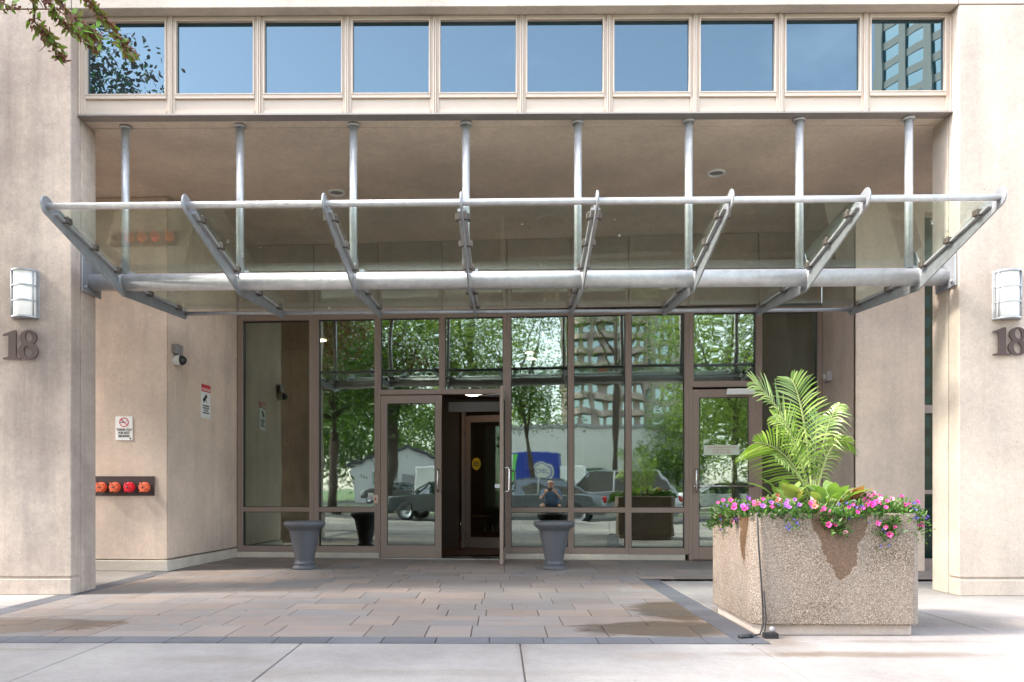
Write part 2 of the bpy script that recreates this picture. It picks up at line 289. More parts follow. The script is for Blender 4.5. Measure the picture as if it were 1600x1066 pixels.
# ------------------------------------------------------------------ mesh builder
class MB:
    def __init__(s, xf=None): s.v = []; s.f = []; s.mi = []; s.xf = xf; s.mats = []; s.cur = 0; s.sm = []; s.smooth = False
    def mat(s, m):
        if m not in s.mats: s.mats.append(m)
        s.cur = s.mats.index(m); return s
    def add(s, vs, fs):
        o = len(s.v)
        for p in vs:
            p = Vector(p); s.v.append(tuple(s.xf @ p) if s.xf else tuple(p))
        for f in fs: s.f.append([i+o for i in f]); s.mi.append(s.cur); s.sm.append(s.smooth)
        return s
    def box(s, x0, x1, y0, y1, z0, z1):
        if x0 > x1: x0, x1 = x1, x0
        if y0 > y1: y0, y1 = y1, y0
        vs = [(x, y, z) for z in (z0, z1) for (x, y) in ((x0, y0), (x1, y0), (x1, y1), (x0, y1))]
        return s.add(vs, [(3, 2, 1, 0), (4, 5, 6, 7), (0, 1, 5, 4), (1, 2, 6, 5), (2, 3, 7, 6), (3, 0, 4, 7)])
    def frame(s, x0, x1, z0, z1, wl, wr, wb, wt, y0, y1):
        "a rectangular frame in the xz plane, butt joints"
        s.box(x0, x0+wl, y0, y1, z0, z1); s.box(x1-wr, x1, y0, y1, z0, z1)
        if wb: s.box(x0+wl, x1-wr, y0, y1, z0, z0+wb)
        if wt: s.box(x0+wl, x1-wr, y0, y1, z1-wt, z1)
        return s
    def prism(s, pts, axis, a, b):
        "polygon pts (2D) extruded along axis from a to b"
        n = len(pts)
        def P(p, h): return {'x': (h, p[0], p[1]), 'y': (p[0], h, p[1]), 'z': (p[0], p[1], h)}[axis]
        vs = [P(p, a) for p in pts]+[P(p, b) for p in pts]
        return s.add(vs, [list(range(n))[::-1], list(range(n, 2*n))]+[(i, (i+1) % n, n+(i+1) % n, n+i) for i in range(n)])
    def tube(s, pts, rs, n=10, cap=True):
        pts = [Vector(p) for p in pts]; rs = rs if hasattr(rs, '__len__') else [rs]*len(pts)
        vs = []; prev = None
        for i, p in enumerate(pts):
            d = (pts[min(i+1, len(pts)-1)]-pts[max(i-1, 0)]).normalized()
            if prev is None:
                u = d.orthogonal().normalized()
            else:
                u = (prev-d*prev.dot(d)); u = u.normalized() if u.length > 1e-6 else d.orthogonal().normalized()
            prev = u; wv = d.cross(u)
            for k in range(n):
                a = 2*math.pi*k/n; vs.append(p+(u*math.cos(a)+wv*math.sin(a))*rs[i])
        fs = [(i*n+k, i*n+(k+1) % n, (i+1)*n+(k+1) % n, (i+1)*n+k) for i in range(len(pts)-1) for k in range(n)]
        if cap: fs += [list(range(n))[::-1], [(len(pts)-1)*n+k for k in range(n)]]
        sm = s.smooth; s.smooth = True; s.add(vs, fs)
        if cap: s.sm[-1] = s.sm[-2] = False
        s.smooth = sm; return s
    def lathe(s, prof, n=32, c=(0, 0, 0), axis='z'):
        vs = []
        for r, h in prof:
            for k in range(n):
                a = 2*math.pi*k/n; q = (r*math.cos(a), r*math.sin(a))
                vs.append({'z': (c[0]+q[0], c[1]+q[1], c[2]+h), 'y': (c[0]+q[0], c[1]+h, c[2]+q[1]), 'x': (c[0]+h, c[1]+q[0], c[2]+q[1])}[axis])
        fs = [(i*n+k, i*n+(k+1) % n, (i+1)*n+(k+1) % n, (i+1)*n+k) for i in range(len(prof)-1) for k in range(n)]
        sm = s.smooth; s.smooth = True; s.add(vs, fs); s.smooth = sm; return s
    def build(s, name, m=None, parent=None, loc=None, bevel=0, seg=2, **tags):
        me = bpy.data.meshes.new(name); me.from_pydata(s.v, [], s.f); me.update()
        if s.mats:
            for k in s.mats: me.materials.append(k)
            me.polygons.foreach_set('material_index', s.mi)
        elif m: me.materials.append(m)
        me.polygons.foreach_set('use_smooth', s.sm)
        bm = bmesh.new(); bm.from_mesh(me); bmesh.ops.recalc_face_normals(bm, faces=bm.faces); bm.to_mesh(me); bm.free()
        o = bpy.data.objects.new(name, me); COL.objects.link(o)
        if parent: o.parent = parent
        if loc: o.location = loc
        if bevel:
            bv = o.modifiers.new('bevel', 'BEVEL'); bv.width = bevel; bv.segments = seg; bv.limit_method = 'ANGLE'; bv.angle_limit = rad(40)
        tag(o, **tags); return o
def tag(o, label=None, cat=None, group=None, kind=None):
    if label: o['label'] = label
    if cat: o['category'] = cat
    if group: o['group'] = group
    if kind: o['kind'] = kind
    return o
def thing(name, label, cat, loc=(0, 0, 0), rz=0, group=None):
    o = bpy.data.objects.new(name, None); COL.objects.link(o); o.location = loc; o.rotation_euler = (0, 0, rz); o.empty_display_size = .1
    return tag(o, label, cat, group)
def copy_tree(o, parent=None):
    c = o.copy(); COL.objects.link(c); c.parent = parent
    for ch in [x for x in bpy.data.objects if x.parent == o]: copy_tree(ch, c)
    return c
def text_mesh(name, s, size, m, parent, loc, rot, ext=.0006, sx=1.0, align='CENTER', bold=0):
    cu = bpy.data.curves.new(name, 'FONT'); cu.body = s; cu.size = size; cu.align_x = align; cu.align_y = 'CENTER'; cu.extrude = ext; cu.offset = bold; cu.space_line = .95
    tmp = bpy.data.objects.new('tmp', cu); COL.objects.link(tmp)
    bpy.context.view_layer.update(); dg = bpy.context.evaluated_depsgraph_get()
    me = bpy.data.meshes.new_from_object(tmp.evaluated_get(dg)); bpy.data.objects.remove(tmp)
    me.materials.clear(); me.materials.append(m)
    o = bpy.data.objects.new(name, me); COL.objects.link(o); o.parent = parent; o.location = loc; o.rotation_euler = rot; o.scale = (sx, 1, 1)
    return o
def shape_mesh(contours, ext, bev=0):
    cu = bpy.data.curves.new('s', 'CURVE'); cu.dimensions = '2D'; cu.fill_mode = 'BOTH'; cu.extrude = ext; cu.bevel_depth = bev
    for c in contours:
        sp = cu.splines.new('POLY'); sp.points.add(len(c)-1); sp.use_cyclic_u = True
        for i, p in enumerate(c): sp.points[i].co = (p[0], p[1], 0, 1)
    tmp = bpy.data.objects.new('tmp', cu); COL.objects.link(tmp); bpy.context.view_layer.update()
    me = bpy.data.meshes.new_from_object(tmp.evaluated_get(bpy.context.evaluated_depsgraph_get())); bpy.data.objects.remove(tmp); return me
def leaves_obj(name, V, Fc, tint, m, parent, **tags):
    "V (n,k,3) polygons; one polygon per leaf"
    n, k = V.shape[:2]; me = bpy.data.meshes.new(name)
    me.from_pydata(V.reshape(-1, 3).tolist(), [], [list(range(i*k, i*k+k)) for i in range(n)]) if Fc is None else me.from_pydata(V.reshape(-1, 3).tolist(), [], Fc)
    a = me.attributes.new('tint', 'FLOAT', 'FACE'); a.data.foreach_set('value', np.asarray(tint, dtype=np.float32))
    me.materials.append(m); o = bpy.data.objects.new(name, me); COL.objects.link(o)
    if parent: o.parent = parent
    return tag(o, **tags)
def leaf_polys(C, L, W, dirs=None, droop=0):
    "rhombic pointed leaves around centres C, length L, width W, two facets"
    n = len(C)
    d = RNG.normal(size=(n, 3)) if dirs is None else dirs+RNG.normal(size=(n, 3))*.35
    d[:, 2] -= droop; d /= np.linalg.norm(d, axis=1)[:, None]
    u = np.cross(d, RNG.normal(size=(n, 3))); u /= np.linalg.norm(u, axis=1)[:, None]
    L = (L*RNG.uniform(.7, 1.25, n))[:, None]; W = (W*RNG.uniform(.7, 1.2, n))[:, None]
    nrm = np.cross(d, u)
    return np.stack([C, C+d*L*.35+u*W*.5+nrm*W*.12, C+d*L*.75+u*W*.36, C+d*L, C+d*L*.75-u*W*.36, C+d*L*.35-u*W*.5+nrm*W*.12], 1)

# ------------------------------------------------------------------ ground (setting)
YC, YCB = 6.75, 7.17            # column front / back
G0 = Vector((X_(372, 10.55), 10.55, 0)); G1 = Vector((X_(1284, 10.0), 10.0, 0))
ud = (G1-G0).normalized(); nd = Vector((ud.y, -ud.x, 0)); 
if nd.y > 0: nd = -nd
GL = (G1-G0).length
GX = Matrix(((ud.x, -nd.x, 0, G0.x), (ud.y, -nd.y, 0, G0.y), (0, 0, 1, 0), (0, 0, 0, 1)))    # local x along the glazing, y into the building
def gs(px):                     # distance along the glazing line seen at px
    u = (px-PX0)/F; dx = -math.sin(YAW)+u*math.cos(YAW); dy = math.cos(YAW)+u*math.sin(YAW)
    # G0+s*ud = k*(dx,dy)
    det = ud.x*(-dy)-ud.y*(-dx); return ((-G0.x)*(-dy)-(-G0.y)*(-dx))/det
def mirror(P):
    P = Vector(P); d = (P-G0).dot(nd); return P-nd*2*d
def refl(px, D, z=0):           # real place of something the glass shows at px, D metres away
    V = at(px, PY0, D); V.z = 0; P = mirror(V); P.z = z; return P

MB().box(-400, 400, -7.95, -1.6, -.6, -.15).build('road', M['asphalt'], kind='structure')
MB().box(-400, 400, -17.4, -11.2, -.6, -.15).build('road', M['asphalt'], kind='structure')
MB().box(-400, 400, -11.05, -8.1, -.6, -.02).build('grass_strip', M['grass'], kind='structure')
MB().box(-400, 400, -8.1, -7.95, -.3, .0).build('kerb', M['curb'], kind='structure', bevel=.02)
MB().box(-400, 400, -11.2, -11.05, -.3, .0).build('kerb', M['curb'], kind='structure', bevel=.02)
MB().box(-60, 60, -37, -23, -.3, -.024).build('parking_lot', M['asphalt'], kind='structure')
g = MB(); g.box(-400, 400, -500, -17.55, -.6, -.03); g.build('ground', M['grass'], kind='structure')
MB().box(-60, 60, 4.7, 40, -.6, -.014).build('ground_base', M['joint'], kind='structure')
walk = MB()
ys = [-1.45, .2, 1.9, 4.64]; xs = [-2.43-1.2*6, -2.43-1.2*4, -2.43-1.2*2, -2.43, -1.22, .14, 1.57, 3.05, 4.5, 6, 7.5, 9]
xs = [-40, -20]+xs+[20, 40]
for i in range(len(xs)-1):
    for j in range(3): walk.box(xs[i]+.004, xs[i+1]-.004, ys[j]+.004, ys[j+1]-.004, -.4, 0)
walk.build('sidewalk', M['walk'], bevel=.005, seg=1, kind='structure')
MB().box(-40, 40, -1.6, 4.64, -.6, -.013).build('sidewalk_base', M['joint'], kind='structure')
MB().box(-400, 400, -1.6, -1.453, -.3, .001).build('kerb', M['curb'], kind='structure', bevel=.02)
MB().box(-400, 400, -17.55, -17.4, -.3, .0).build('far_kerb', M['curb'], kind='structure', bevel=.02)
MB().box(-400, 400, -19.5, -17.56, -.3, .002).build('far_sidewalk', M['walk'], kind='structure')
ap = MB()
XL, XR, YB = -3.98, 1.70, 8.0
for (x0, x1, y0, y1) in ((XR, 3.3, 4.74, YB), (3.3, 6.2, 4.74, YB), (6.2, 12, 4.74, YB), (XR, 12, 4.645, 4.735), (-14, XL, 4.65, 6.1), (-14, XL, 6.1, 12)):
    ap.box(x0+.004, x1-.004, y0+.004, y1-.004, -.3, 0)
ap.build('concrete_apron', M['walk'], bevel=.005, seg=1, kind='structure')
# pavers
def pave(name, rects, m, fixed=None):
    V = []; Fc = []; tint = []
    for (x0, x1, y0, y1, k, br) in rects:
        g_ = .0018; x0 += g_; x1 -= g_; y0 += g_; y1 -= g_; c = .0022; o = len(V)
        if x1-x0 < .02 or y1-y0 < .02: continue
        V += [(x0, y0, -.012), (x1, y0, -.012), (x1, y1, -.012), (x0, y1, -.012), (x0+c, y0+c, 0), (x1-c, y0+c, 0), (x1-c, y1-c, 0), (x0+c, y1-c, 0)]
        for f in ((4, 5, 6, 7), (0, 1, 5, 4), (1, 2, 6, 5), (2, 3, 7, 6), (3, 0, 4, 7)): Fc.append([q+o for q in f]); tint.append((k, br, 0, 1))
    me = bpy.data.meshes.new(name); me.from_pydata(V, [], Fc)
    a = me.attributes.new('tint', 'FLOAT_COLOR', 'FACE'); a.data.foreach_set('color', np.array(tint, dtype=np.float32).ravel())
    me.materials.append(m); o = bpy.data.objects.new(name, me); COL.objects.link(o); return tag(o, kind='structure')
BW = .19
rects = []
y = 4.66+BW; 
while y < 10.9:
    d = random.choice((.2, .3, .4, .4, .4)); 
    y1 = y+d
    x = XL+BW-random.uniform(0, .3)
    while True:
        xe = XR-BW if (y1 <= YB+.02) else 9
        if x >= xe: break
        L = random.choice((.3, .4, .5, .6, .6)); x1 = min(x+L, xe); xa = max(x, XL+BW)
        if xe-x1 < .08: x1 = xe
        if x1 > xa:
            if d >= .4 and random.random() < .25:
                for (ya, yb) in ((y, y+d/2), (y+d/2, y1)): rects.append((xa, x1, ya, yb, random.random()**1.0, random.random()))
            else: rects.append((xa, x1, y, y1, random.random(), random.random()))
        x = x1
    y = y1
pave('paving', rects, M['paver'])
br = []
def run(x0, x1, y0, y1, along):
    a, b2 = (x0, x1) if along == 'x' else (y0, y1); q = a
    while q < b2-.01:
        L = min(.34 if along == 'x' else .4, b2-q)
        br.append((q, q+L, y0, y1, random.random(), random.random()) if along == 'x' else (x0, x1, q, q+L, random.random(), random.random())); q += L
run(XL+BW, XR-BW, 4.66, 4.66+BW, 'x'); run(-14, XL+BW, 4.66, 4.66+BW, 'x'); br = [r for r in br if r[1] <= XL+BW+.01 or r[0] >= XL+BW-.001]
run(XL, XL+BW, 4.66+BW, 10.9, 'y'); run(XR-BW, XR, 4.66, YB-BW, 'y'); run(XR-BW, 9, YB-BW, YB, 'x')
pave('paving_border', br, M['border'])

# ------------------------------------------------------------------ the building
B = thing('apartment_building', 'beige concrete apartment building entrance with glazed lobby and window strip above', 'building')
CXL, CXR = X_(111, YC), X_(1499, YC)
def column(x0, x1, inner, m):
    c = MB(); H = 5.30
    # front slab (panel above plinth), rear slab, recessed core
    yb = YC+.16
    c.box(x0, x1, YC, yb, .165, H); c.box(x0-.0, x1, YC-.004, yb, 0, .145)
    c.box(x0, x1, yb+.014, YCB, 0, H)
    c.box(x0+.015, x1-.015, YC+.015, YCB-.01, 0.01, H+.02)
    return c.build('column', m, B, bevel=.008)
column(-7.2, CXL, 1, M['conc_l']); column(CXR, 5.9, -1, M['conc_r'])
# band above, running across columns and opening
u = MB(); u.box(-7.2, CXL, YC, YCB+.3, 5.312, 9); u.box(CXR, 5.9, YC, YCB+.3, 5.312, 9); u.box(CXL+.006, CXR-.006, YC+.001, YCB+.3, 5.312, 9)
u.build('upper_wall', M['conc_top'], B, bevel=.006)
# window strip
YW = 6.86; WX0 = CXL; WX1 = CXR; n = 10; pitch = (WX1-WX0)/n
zb, zt = 4.39, 5.308
edges = [135, 257, 275, 395, 413, 533, 551, 670, 688, 806, 824, 942, 960, 1077, 1095, 1211, 1229, 1344, 1362, 1477]
for i in range(n):
    a = X_(edges[2*i], YW); b2 = X_(edges[2*i+1], YW)
    l = WX0+.004 if i == 0 else X_((edges[2*i]+edges[2*i-1])/2, YW)+.002
    r = WX1-.004 if i == n-1 else X_((edges[2*i+1]+edges[2*i+2])/2, YW)-.002
    zg0 = 4.595; zg1 = 5.262
    f = MB()
    f.frame(l, r, zb+.012, zt-.004, .012, .012, .0, .0, YW-.004, YW+.07)             # proud edge of the mullion
    f.box(l+.012, a-.012, YW+.012, YW+.07, zb+.012, zt-.004); f.box(b2+.012, r-.012, YW+.012, YW+.07, zb+.012, zt-.004)
    f.frame(a-.012, b2+.012, zg0-.012, zg1+.010, .012, .012, .012, .010, YW-.002, YW+.07)
    f.box(a-.012, b2+.012, YW+.006, YW+.07, zg1+.010, zt-.004)
    f.box(a-.012, b2+.012, YW+.002, YW+.07, zg0-.045, zg0-.012)
    f.box(a-.012, b2+.012, YW+.004, YW+.07, zb+.012, zb+.050)
    wo = f.build('window', M['upframe'], B, bevel=.002, seg=1)
    MB().box(a-.012, b2+.012, YW+.022, YW+.06, zb+.05, zg0-.045).build('spandrel_panel', M['upframe'], wo, bevel=.002, seg=1)
    MB().box(a, b2, YW+.035, YW+.045, zg0, zg1).build('pane', M['upglass'], wo)
MB().box(WX0, WX1, YW-.02, YW+.10, zb-.004, zb+.010).build('flashing', M['flash'], B)
# ceiling of the recess
c = MB(); c.box(-7.2, 5.9, YW+.105, 7.10, zb+.004, 5.2); c.box(-7.2, 5.9, 7.106, 10.9, zb, 5.2)
c.build('ceiling', M['ceiling'], B)
# left recess walls
LC = (X_(262, 8.73), 8.73); LB = (G0.x, G0.y+.02)
def wallprism(pts, m, name='wall', z0=.0, z1=4.385, pl=True):
    c = MB(); c.prism(pts, 'z', z0, z1); return c.build(name, m, B, bevel=.006)
dx, dy = LB[0]-LC[0], LB[1]-LC[1]; L = math.hypot(dx, dy)
wallprism([(-10, 8.99), (LC[0]-.012, 8.74), (LC[0]-.012, 9.5), (-10, 9.9)], M['conc_in'], z0=.135)
wallprism([(LC[0], 8.735), (LB[0]-.01, LB[1]), (LB[0]-.6, LB[1]+.3), (LC[0]-.5, 9.6)], M['conc_in'], z0=.145)
c = MB(); c.prism([(-10, 8.96), (LC[0]+.01, 8.70), (LB[0]+.0, LB[1]), (LB[0]-.6, LB[1]+.3), (LC[0]-.5, 9.6), (-10, 9.9)], 'z', 0, .125)
c.build('plinth', M['curb'], B, bevel=.008)
MB().prism([(-10, 9.02), (LC[0]-.03, 8.78), (LB[0]-.02, LB[1]+.04), (LB[0]-.6, LB[1]+.3), (-10, 9.8)], 'z', .02, 4.38).build('wall_core', M['joint'], B)
# right recess walls
RC = (X_(1337, 8.78), 8.78); RB = (G1.x, G1.y+.02); RE = X_(1445, 8.80)
wallprism([(RC[0], 8.78), (RE, 8.80), (RE, 9.6), (RC[0]+.35, 9.9)], M['conc_in'], z0=0)
wallprism([(RB[0]+.01, RB[1]), (RC[0]-.012, 8.80), (RC[0]+.3, 9.92), (RB[0]+.3, RB[1]+.2)], M['conc_side'], z0=0)  # darker concrete than the wall beside it: its shade is in the colour
# dark side window far right
sw = MB(); sx0, sx1 = RE+.01, 8.0
sw.frame(sx0, sx1, 0, 4.38, .05, .05, .1, .05, 9.3, 9.38); sw.box(sx0+.05, sx1-.05, 9.3, 9.38, 1.9, 2.0); sw.box(sx0+.05, sx1-.05, 9.3, 9.38, .9, .95)
so_ = sw.build('window', M['taupe'], B)
for z0, z1 in ((.1, .9), (.95, 1.9), (2.0, 4.33)): MB().box(sx0+.05, sx1-.05, 9.335, 9.345, z0, z1).build('pane', M['sideglass'], so_)
# wall above the glazing
HEAD = 3.40
c = MB(GX); lines = [372, 491, 591, 691, 792, 892, 982, 1076, 1185, 1284]
sc_ = [gs(p) for p in lines]
for i in range(9):
    c.box(sc_[i]+.006, sc_[i+1]-.006, -.02, .25, HEAD+.035, 3.86); c.box(sc_[i]+.006, sc_[i+1]-.006, -.02, .25, 3.868, 4.385)
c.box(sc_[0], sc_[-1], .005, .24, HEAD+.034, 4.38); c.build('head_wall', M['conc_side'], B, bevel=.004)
c = MB(GX)
c.box(-.02, gs(594)-.01, -.05, .2, 0, .078); c.build('sill', M['curb'], B, bevel=.008); c = MB(GX)
c.box(gs(787)+.01, gs(1070), -.05, .2, 0, .078); c.build('sill', M['curb'], B, bevel=.008)
# glazing bays
FB = .08; MW = .040
def bay(p0, p1, z0, z1, mids, first=False, last=False, wl=MW, wr=MW, bot=.085, top=.075):
    a, b2 = gs(p0)+.001, gs(p1)-.001
    f = MB(GX); f.frame(a, b2, z0, z1, wl, wr, bot, top, -.03, .07)
    f.box(a+wl-.012, a+wl, -.036, -.03, z0+bot, z1-top); f.box(b2-wr, b2-wr+.012, -.036, -.03, z0+bot, z1-top)
    zs = [z0+bot]
    for mz in mids: f.box(a+wl, b2-wr, -.03, .07, mz-.033, mz+.033); zs += [mz-.033, mz+.033]
    zs.append(z1-top)
    fo = f.build('window', M['taupe'], B, bevel=.003, seg=1)
    for k in range(0, len(zs), 2):
        xm = (a+b2)/2; zm_ = (zs[k]+zs[k+1])/2; MB(GX @ Matrix.Translation((xm, .03, zm_)) @ Matrix.Rotation(rad(random.uniform(-.35, .35)), 4, 'Z') @ Matrix.Rotation(rad(random.uniform(-.2, .2)), 4, 'X')).box(-(b2-a)/2+wl*.6, (b2-a)/2-wr*.6, -.004, .004, zs[k]-zm_-.01, zs[k+1]-zm_+.01).build('pane', M['glass'], fo)
        gk = MB(GX); gk.frame(a+wl, b2-wr, zs[k], zs[k+1], .008, .008, .008, .008, .004, .018); gk.build('gasket', M['black'], fo)
    return fo
MR = .675
bay(372, 491.5, FB, HEAD, [MR], wl=.075, wr=.065); bay(491.5, 591, FB, HEAD, [MR], wl=.065, wr=.045)
DT = 2.27
bay(591, 691, DT, HEAD, [], bot=.07); bay(691, 792, DT, HEAD, [], bot=.07, wr=.05)
bay(792, 892, FB, HEAD, [MR], wl=.055); bay(892, 981.5, FB, HEAD, [MR]); bay(981.5, 1076, FB, HEAD, [MR], wr=.06)
DT2 = 2.33
bay(1076, 1185, DT2, HEAD, [], wl=.06, bot=.08); bay(1185, 1284, FB, HEAD, [MR], wr=.06)
# door jambs
for p, wl_, wr_, zt_ in ((591, 0.0, .035, DT), (792, .035, .0, DT), (1076, 0.0, .045, DT2), (1185, .045, 0, DT2)):
    s0 = gs(p); j = MB(GX); j.box(s0-wl_, s0+wr_, -.034, .07, 0, zt_-.001); j.build('door_jamb', M['taupe'], B, bevel=.003, seg=1)
MB(GX).box(gs(594)+.01, gs(787)-.01, -.12, .3, -.01, .012).build('threshold', M['chrome'], B)
def pull(mb, x, y0, z0, z1, off=.07, r=.012):
    mb.tube([(x, y0, z0), (x, y0-off*.8, z0), (x, y0-off, z0+.02), (x, y0-off, z1-.02), (x, y0-off*.8, z1), (x, y0, z1)], r, 8)
def door(width, height, xf, side, mat=M['taupe'], glass=M['glass'], closer=False, bar=True):
    "leaf in local x 0..width, hinge at x=0"
    f = MB(xf); f.frame(0, width, .012, height, .09, .09, .17, .11, -.022, .022)
    d = f.build('door', mat, B, bevel=.003, seg=1)
    MB(xf).box(.09, width-.09, -.006, .006, .182, height-.11).build('pane', glass, d)
    gk = MB(xf); gk.frame(.09, width-.09, .182, height-.11, .008, .008, .008, .008, -.015, -.006); gk.build('gasket', M['black'], d)
    h = MB(xf); pull(h, width-.045, -.022, .93, 1.23); h.build('handle', M['chrome'], d)
    if bar:
        h = MB(xf); h.tube([(.09, .07, 1.0), (width-.09, .07, 1.0)], .012, 8); h.box(.03, .08, .022, .085, .975, 1.025); h.box(width-.08, width-.03, .022, .085, .975, 1.025)
        h.build('push_bar', M['chrome'], d)
    for z in (.25, 1.1, height-.25): hh = MB(xf); hh.tube([(-.004, -.024, z-.05), (-.004, -.024, z+.05)], .011, 8); hh.build('hinge', M['taupe'], d)
    return d
sL = gs(595.5); sM = gs(691); sR = gs(787)
wL = sM-sL-.006
door(wL, DT-.012, GX @ Matrix.Translation((sL, -.01, 0)), 1)
wR = sR-sM-.006
# open leaf: hinged on the right jamb, swung out about 92 degrees
dop = door(wR, DT-.012, GX @ Matrix.Translation((sR+.012, -.045, 0)) @ Matrix.Rotation(rad(-89), 4, 'Z') @ Matrix.Scale(-1, 4, (0, 1, 0)), 1)
tag(dop, label='right leaf of the double door standing open outwards')
clz = MB(GX); clz.tube([(sR-.05, .02, DT-.04), (sR-.33, -.18, DT-.045), (sR-.0, -.36, DT-.05)], .011, 6); clz.build('closer_arm', M['grey'], B)
# right single door
s0, s1 = gs(1081), gs(1180); dr = door(s1-s0, DT2-.03, GX @ Matrix.Translation((s1, -.0, 0)) @ Matrix.Scale(-1, 4, (1, 0, 0)), 1, bar=False)
h = MB(GX); h.tube([(s0+.02, -.06, 1.0), (s1-.03, -.06, 1.0)], .013, 8); h.build('push_bar', M['chrome'], dr)
cl = MB(GX); cl.box(s0+.45, s1-.02, -.085, -.024, DT2-.11, DT2-.03); cl.build('closer', M['white'], dr, bevel=.006)
# lobby interior
it = MB(GX); it.box(-.4, GL+.3, .3, 7, -.02, .0); it.build('lobby_floor', M['intfloor'], B)
it = MB(GX); it.box(-.4, GL+.3, .25, 7, 3.42, 3.5); it.build('lobby_ceiling', M['intdark'], B)
it = MB(GX); it.box(-.4, GL+.3, 7, 7.1, 0, 3.42); it.box(-.5, -.4, .2, 7.1, 0, 3.42); it.box(GL+.3, GL+.4, .2, 7.1, 0, 3.42); it.build('lobby_wall', M['intdark'], B)
it = MB(GX); it.box(-.39, .55, 2.6, 2.7, 0, 3.41); it.build('lobby_wall', M['intwall'], B); it = MB(GX); it.box(GL-.7, GL+.29, 2.2, 2.3, 0, 3.41); it.build('lobby_wall', M['intwall'], B)
it = MB(GX)
VY = 1.9; it.box(gs(560), sL-.05, VY, VY+.08, 0, 3.41); it.box(sR+.15, sR+.22, .1, VY+.08, 0, 3.41); it.box(sL-.05, sM+.0, VY, VY+.08, 0, 3.41); it.box(sM, sR+.15, VY, VY+.08, 2.30, 3.41)
it.build('vestibule_wall', M['intdark'], B)
hd = MB(GX); hd.box(sM+.02, sR-.08, .5, .56, DT-.19, DT-.05); hd.build('bulkhead', M['grey'], B)
fr = MB(GX); fr.frame(sM+.05, sR+.12, 0, 2.29, .06, .05, 0, .07, VY-.03, VY+.1); fr.build('door_jamb', M['taupe'], B, bevel=.003)
idr = door(.78, 2.15, GX @ Matrix.Translation((sM+.12, VY-.06, 0)) @ Matrix.Rotation(rad(-14), 4, 'Z'), 1, glass=M['clearglass'], bar=False)
tag(idr, label='inner vestibule door standing ajar')
wp = MB(GX)
wp.box(sM+.55, sR+1.3, 4.2, 4.28, .55, .95); wp.box(sM+.55, sR+1.3, 4.2, 4.28, 1.35, 1.95); wp.box(sM+.6, sM+1.0, 4.5, 4.58, 1.96, 2.9); wp.build('wood_panel', M['wood'], B)
def dl(mb, x, y, z, r=.07): mb.lathe([(0, 0), (r, 0), (r, .01)], 20, (x, y, z))
for (px, d, r) in ((440, 1.8, .09), (600, 3.2, .07), (614, 3.8, .07), (817, 3.2, .07), (819, 3.8, .07)):
    k = MB(GX); dl(k, gs(px)*(1+0.0*d), d, 3.405, r); k.build('lobby_lamp', M['lamp'], B)
k = MB(GX); k.lathe([(0, -.05), (.08, -.045), (.14, -.025), (.15, 0)], 24, (sM+.33, 1.0, 2.42)); k.build('lobby_lamp', M['lamp2'], B)
MB(GX).box(sM, sR+.1, .3, VY-.04, 2.425, 2.5).build('lobby_ceiling', M['intdark'], B)

# ------------------------------------------------------------------ canopy
CR = -rad(.95)
CN = thing('glass_canopy', 'wide glass canopy on grey steel fins and round beam above the entrance', 'canopy', (0.2, 7.0, 0), CR)
fx = []; pxs = []
for pf, pp in zip((76, 293, 508.5, 721, 932, 1140, 1350, 1559), (196, 375, 552, 728, 903, 1076, 1249, 1420)):
    x_ = 0
    for _ in range(4): x_ = X_(pf, 7.0-1.15+x_*math.sin(CR))-.2+.0195
    fx.append(x_); q_ = 0
    for _ in range(4): q_ = X_(pp, 7.0+q_*math.sin(CR))-.2
    pxs.append(q_)
YF, YBk = -1.15, 1.30; zF, zM, zBk = 3.19, 2.895, 2.93
def arc(cx, cz, r, a0, a1, n=8): return [(cx+r*math.cos(a0+(a1-a0)*i/n), cz+r*math.sin(a0+(a1-a0)*i/n)) for i in range(n+1)]
hF, hM, hB = .062, .10, .06
for x in fx:
    sl = math.atan2(zM-zF, -YF); sb = math.atan2(zBk-zM, YBk)
    pts = arc(YF-.03, zF+.005, .075, rad(75), rad(255), 10)+[(-.02, zM-.115), (.1, zM-.105)]+arc(YBk+.03, zBk, .06, rad(-95), rad(85), 8)+[(.12, zM+.04), (-.08, zM+.045)]
    f = MB(); f.prism(pts, 'x', x-.007, x+.007)
    fo = f.build('fin', M['steel2'], CN, bevel=.002, seg=1)
    fl = MB()    # glazing bearer along each side of the plate
    for sgn in (-1, 1):
        xa, xb = (x-.035, x-.0075) if sgn < 0 else (x+.0075, x+.035)
        fl.prism([(YF+.06, zF-.035), (YF+.06, zF-.015), (-.11, zM+.075), (-.11, zM+.055)], 'x', xa, xb)
        fl.prism([(.14, zM+.012), (.14, zM+.03), (YBk-.05, zBk+.03), (YBk-.05, zBk+.012)], 'x', xa, xb)
    fl.build('bearer', M['steel'], fo)
    for fr_ in (.17, .52, .86):
        y_ = YF+(-YF)*fr_; z_ = zF+(zM+.05-zF)*fr_+.015
        k = MB(); k.box(x-.06, x-.008, y_-.03, y_+.03, z_-.035, z_+.012); k.box(x+.008, x+.06, y_-.03, y_+.03, z_-.035, z_+.012)
        k.tube([(x-.035, y_, z_+.012), (x-.035, y_, z_+.028)], .010, 8); k.tube([(x+.035, y_, z_+.012), (x+.035, y_, z_+.028)], .010, 8)
        k.build('clamp', M['clamp'], fo, bevel=.002, seg=1)
    for fr_ in (.35, .85):
        y_ = YBk*fr_; z_ = zM+.02+(zBk-zM)*fr_+.012
        k = MB(); k.box(x-.06, x-.008, y_-.03, y_+.03, z_-.035, z_+.012); k.box(x+.008, x+.06, y_-.03, y_+.03, z_-.035, z_+.012); k.build('clamp', M['clamp'], fo, bevel=.002, seg=1)
xa, xb = fx[0], fx[-1]
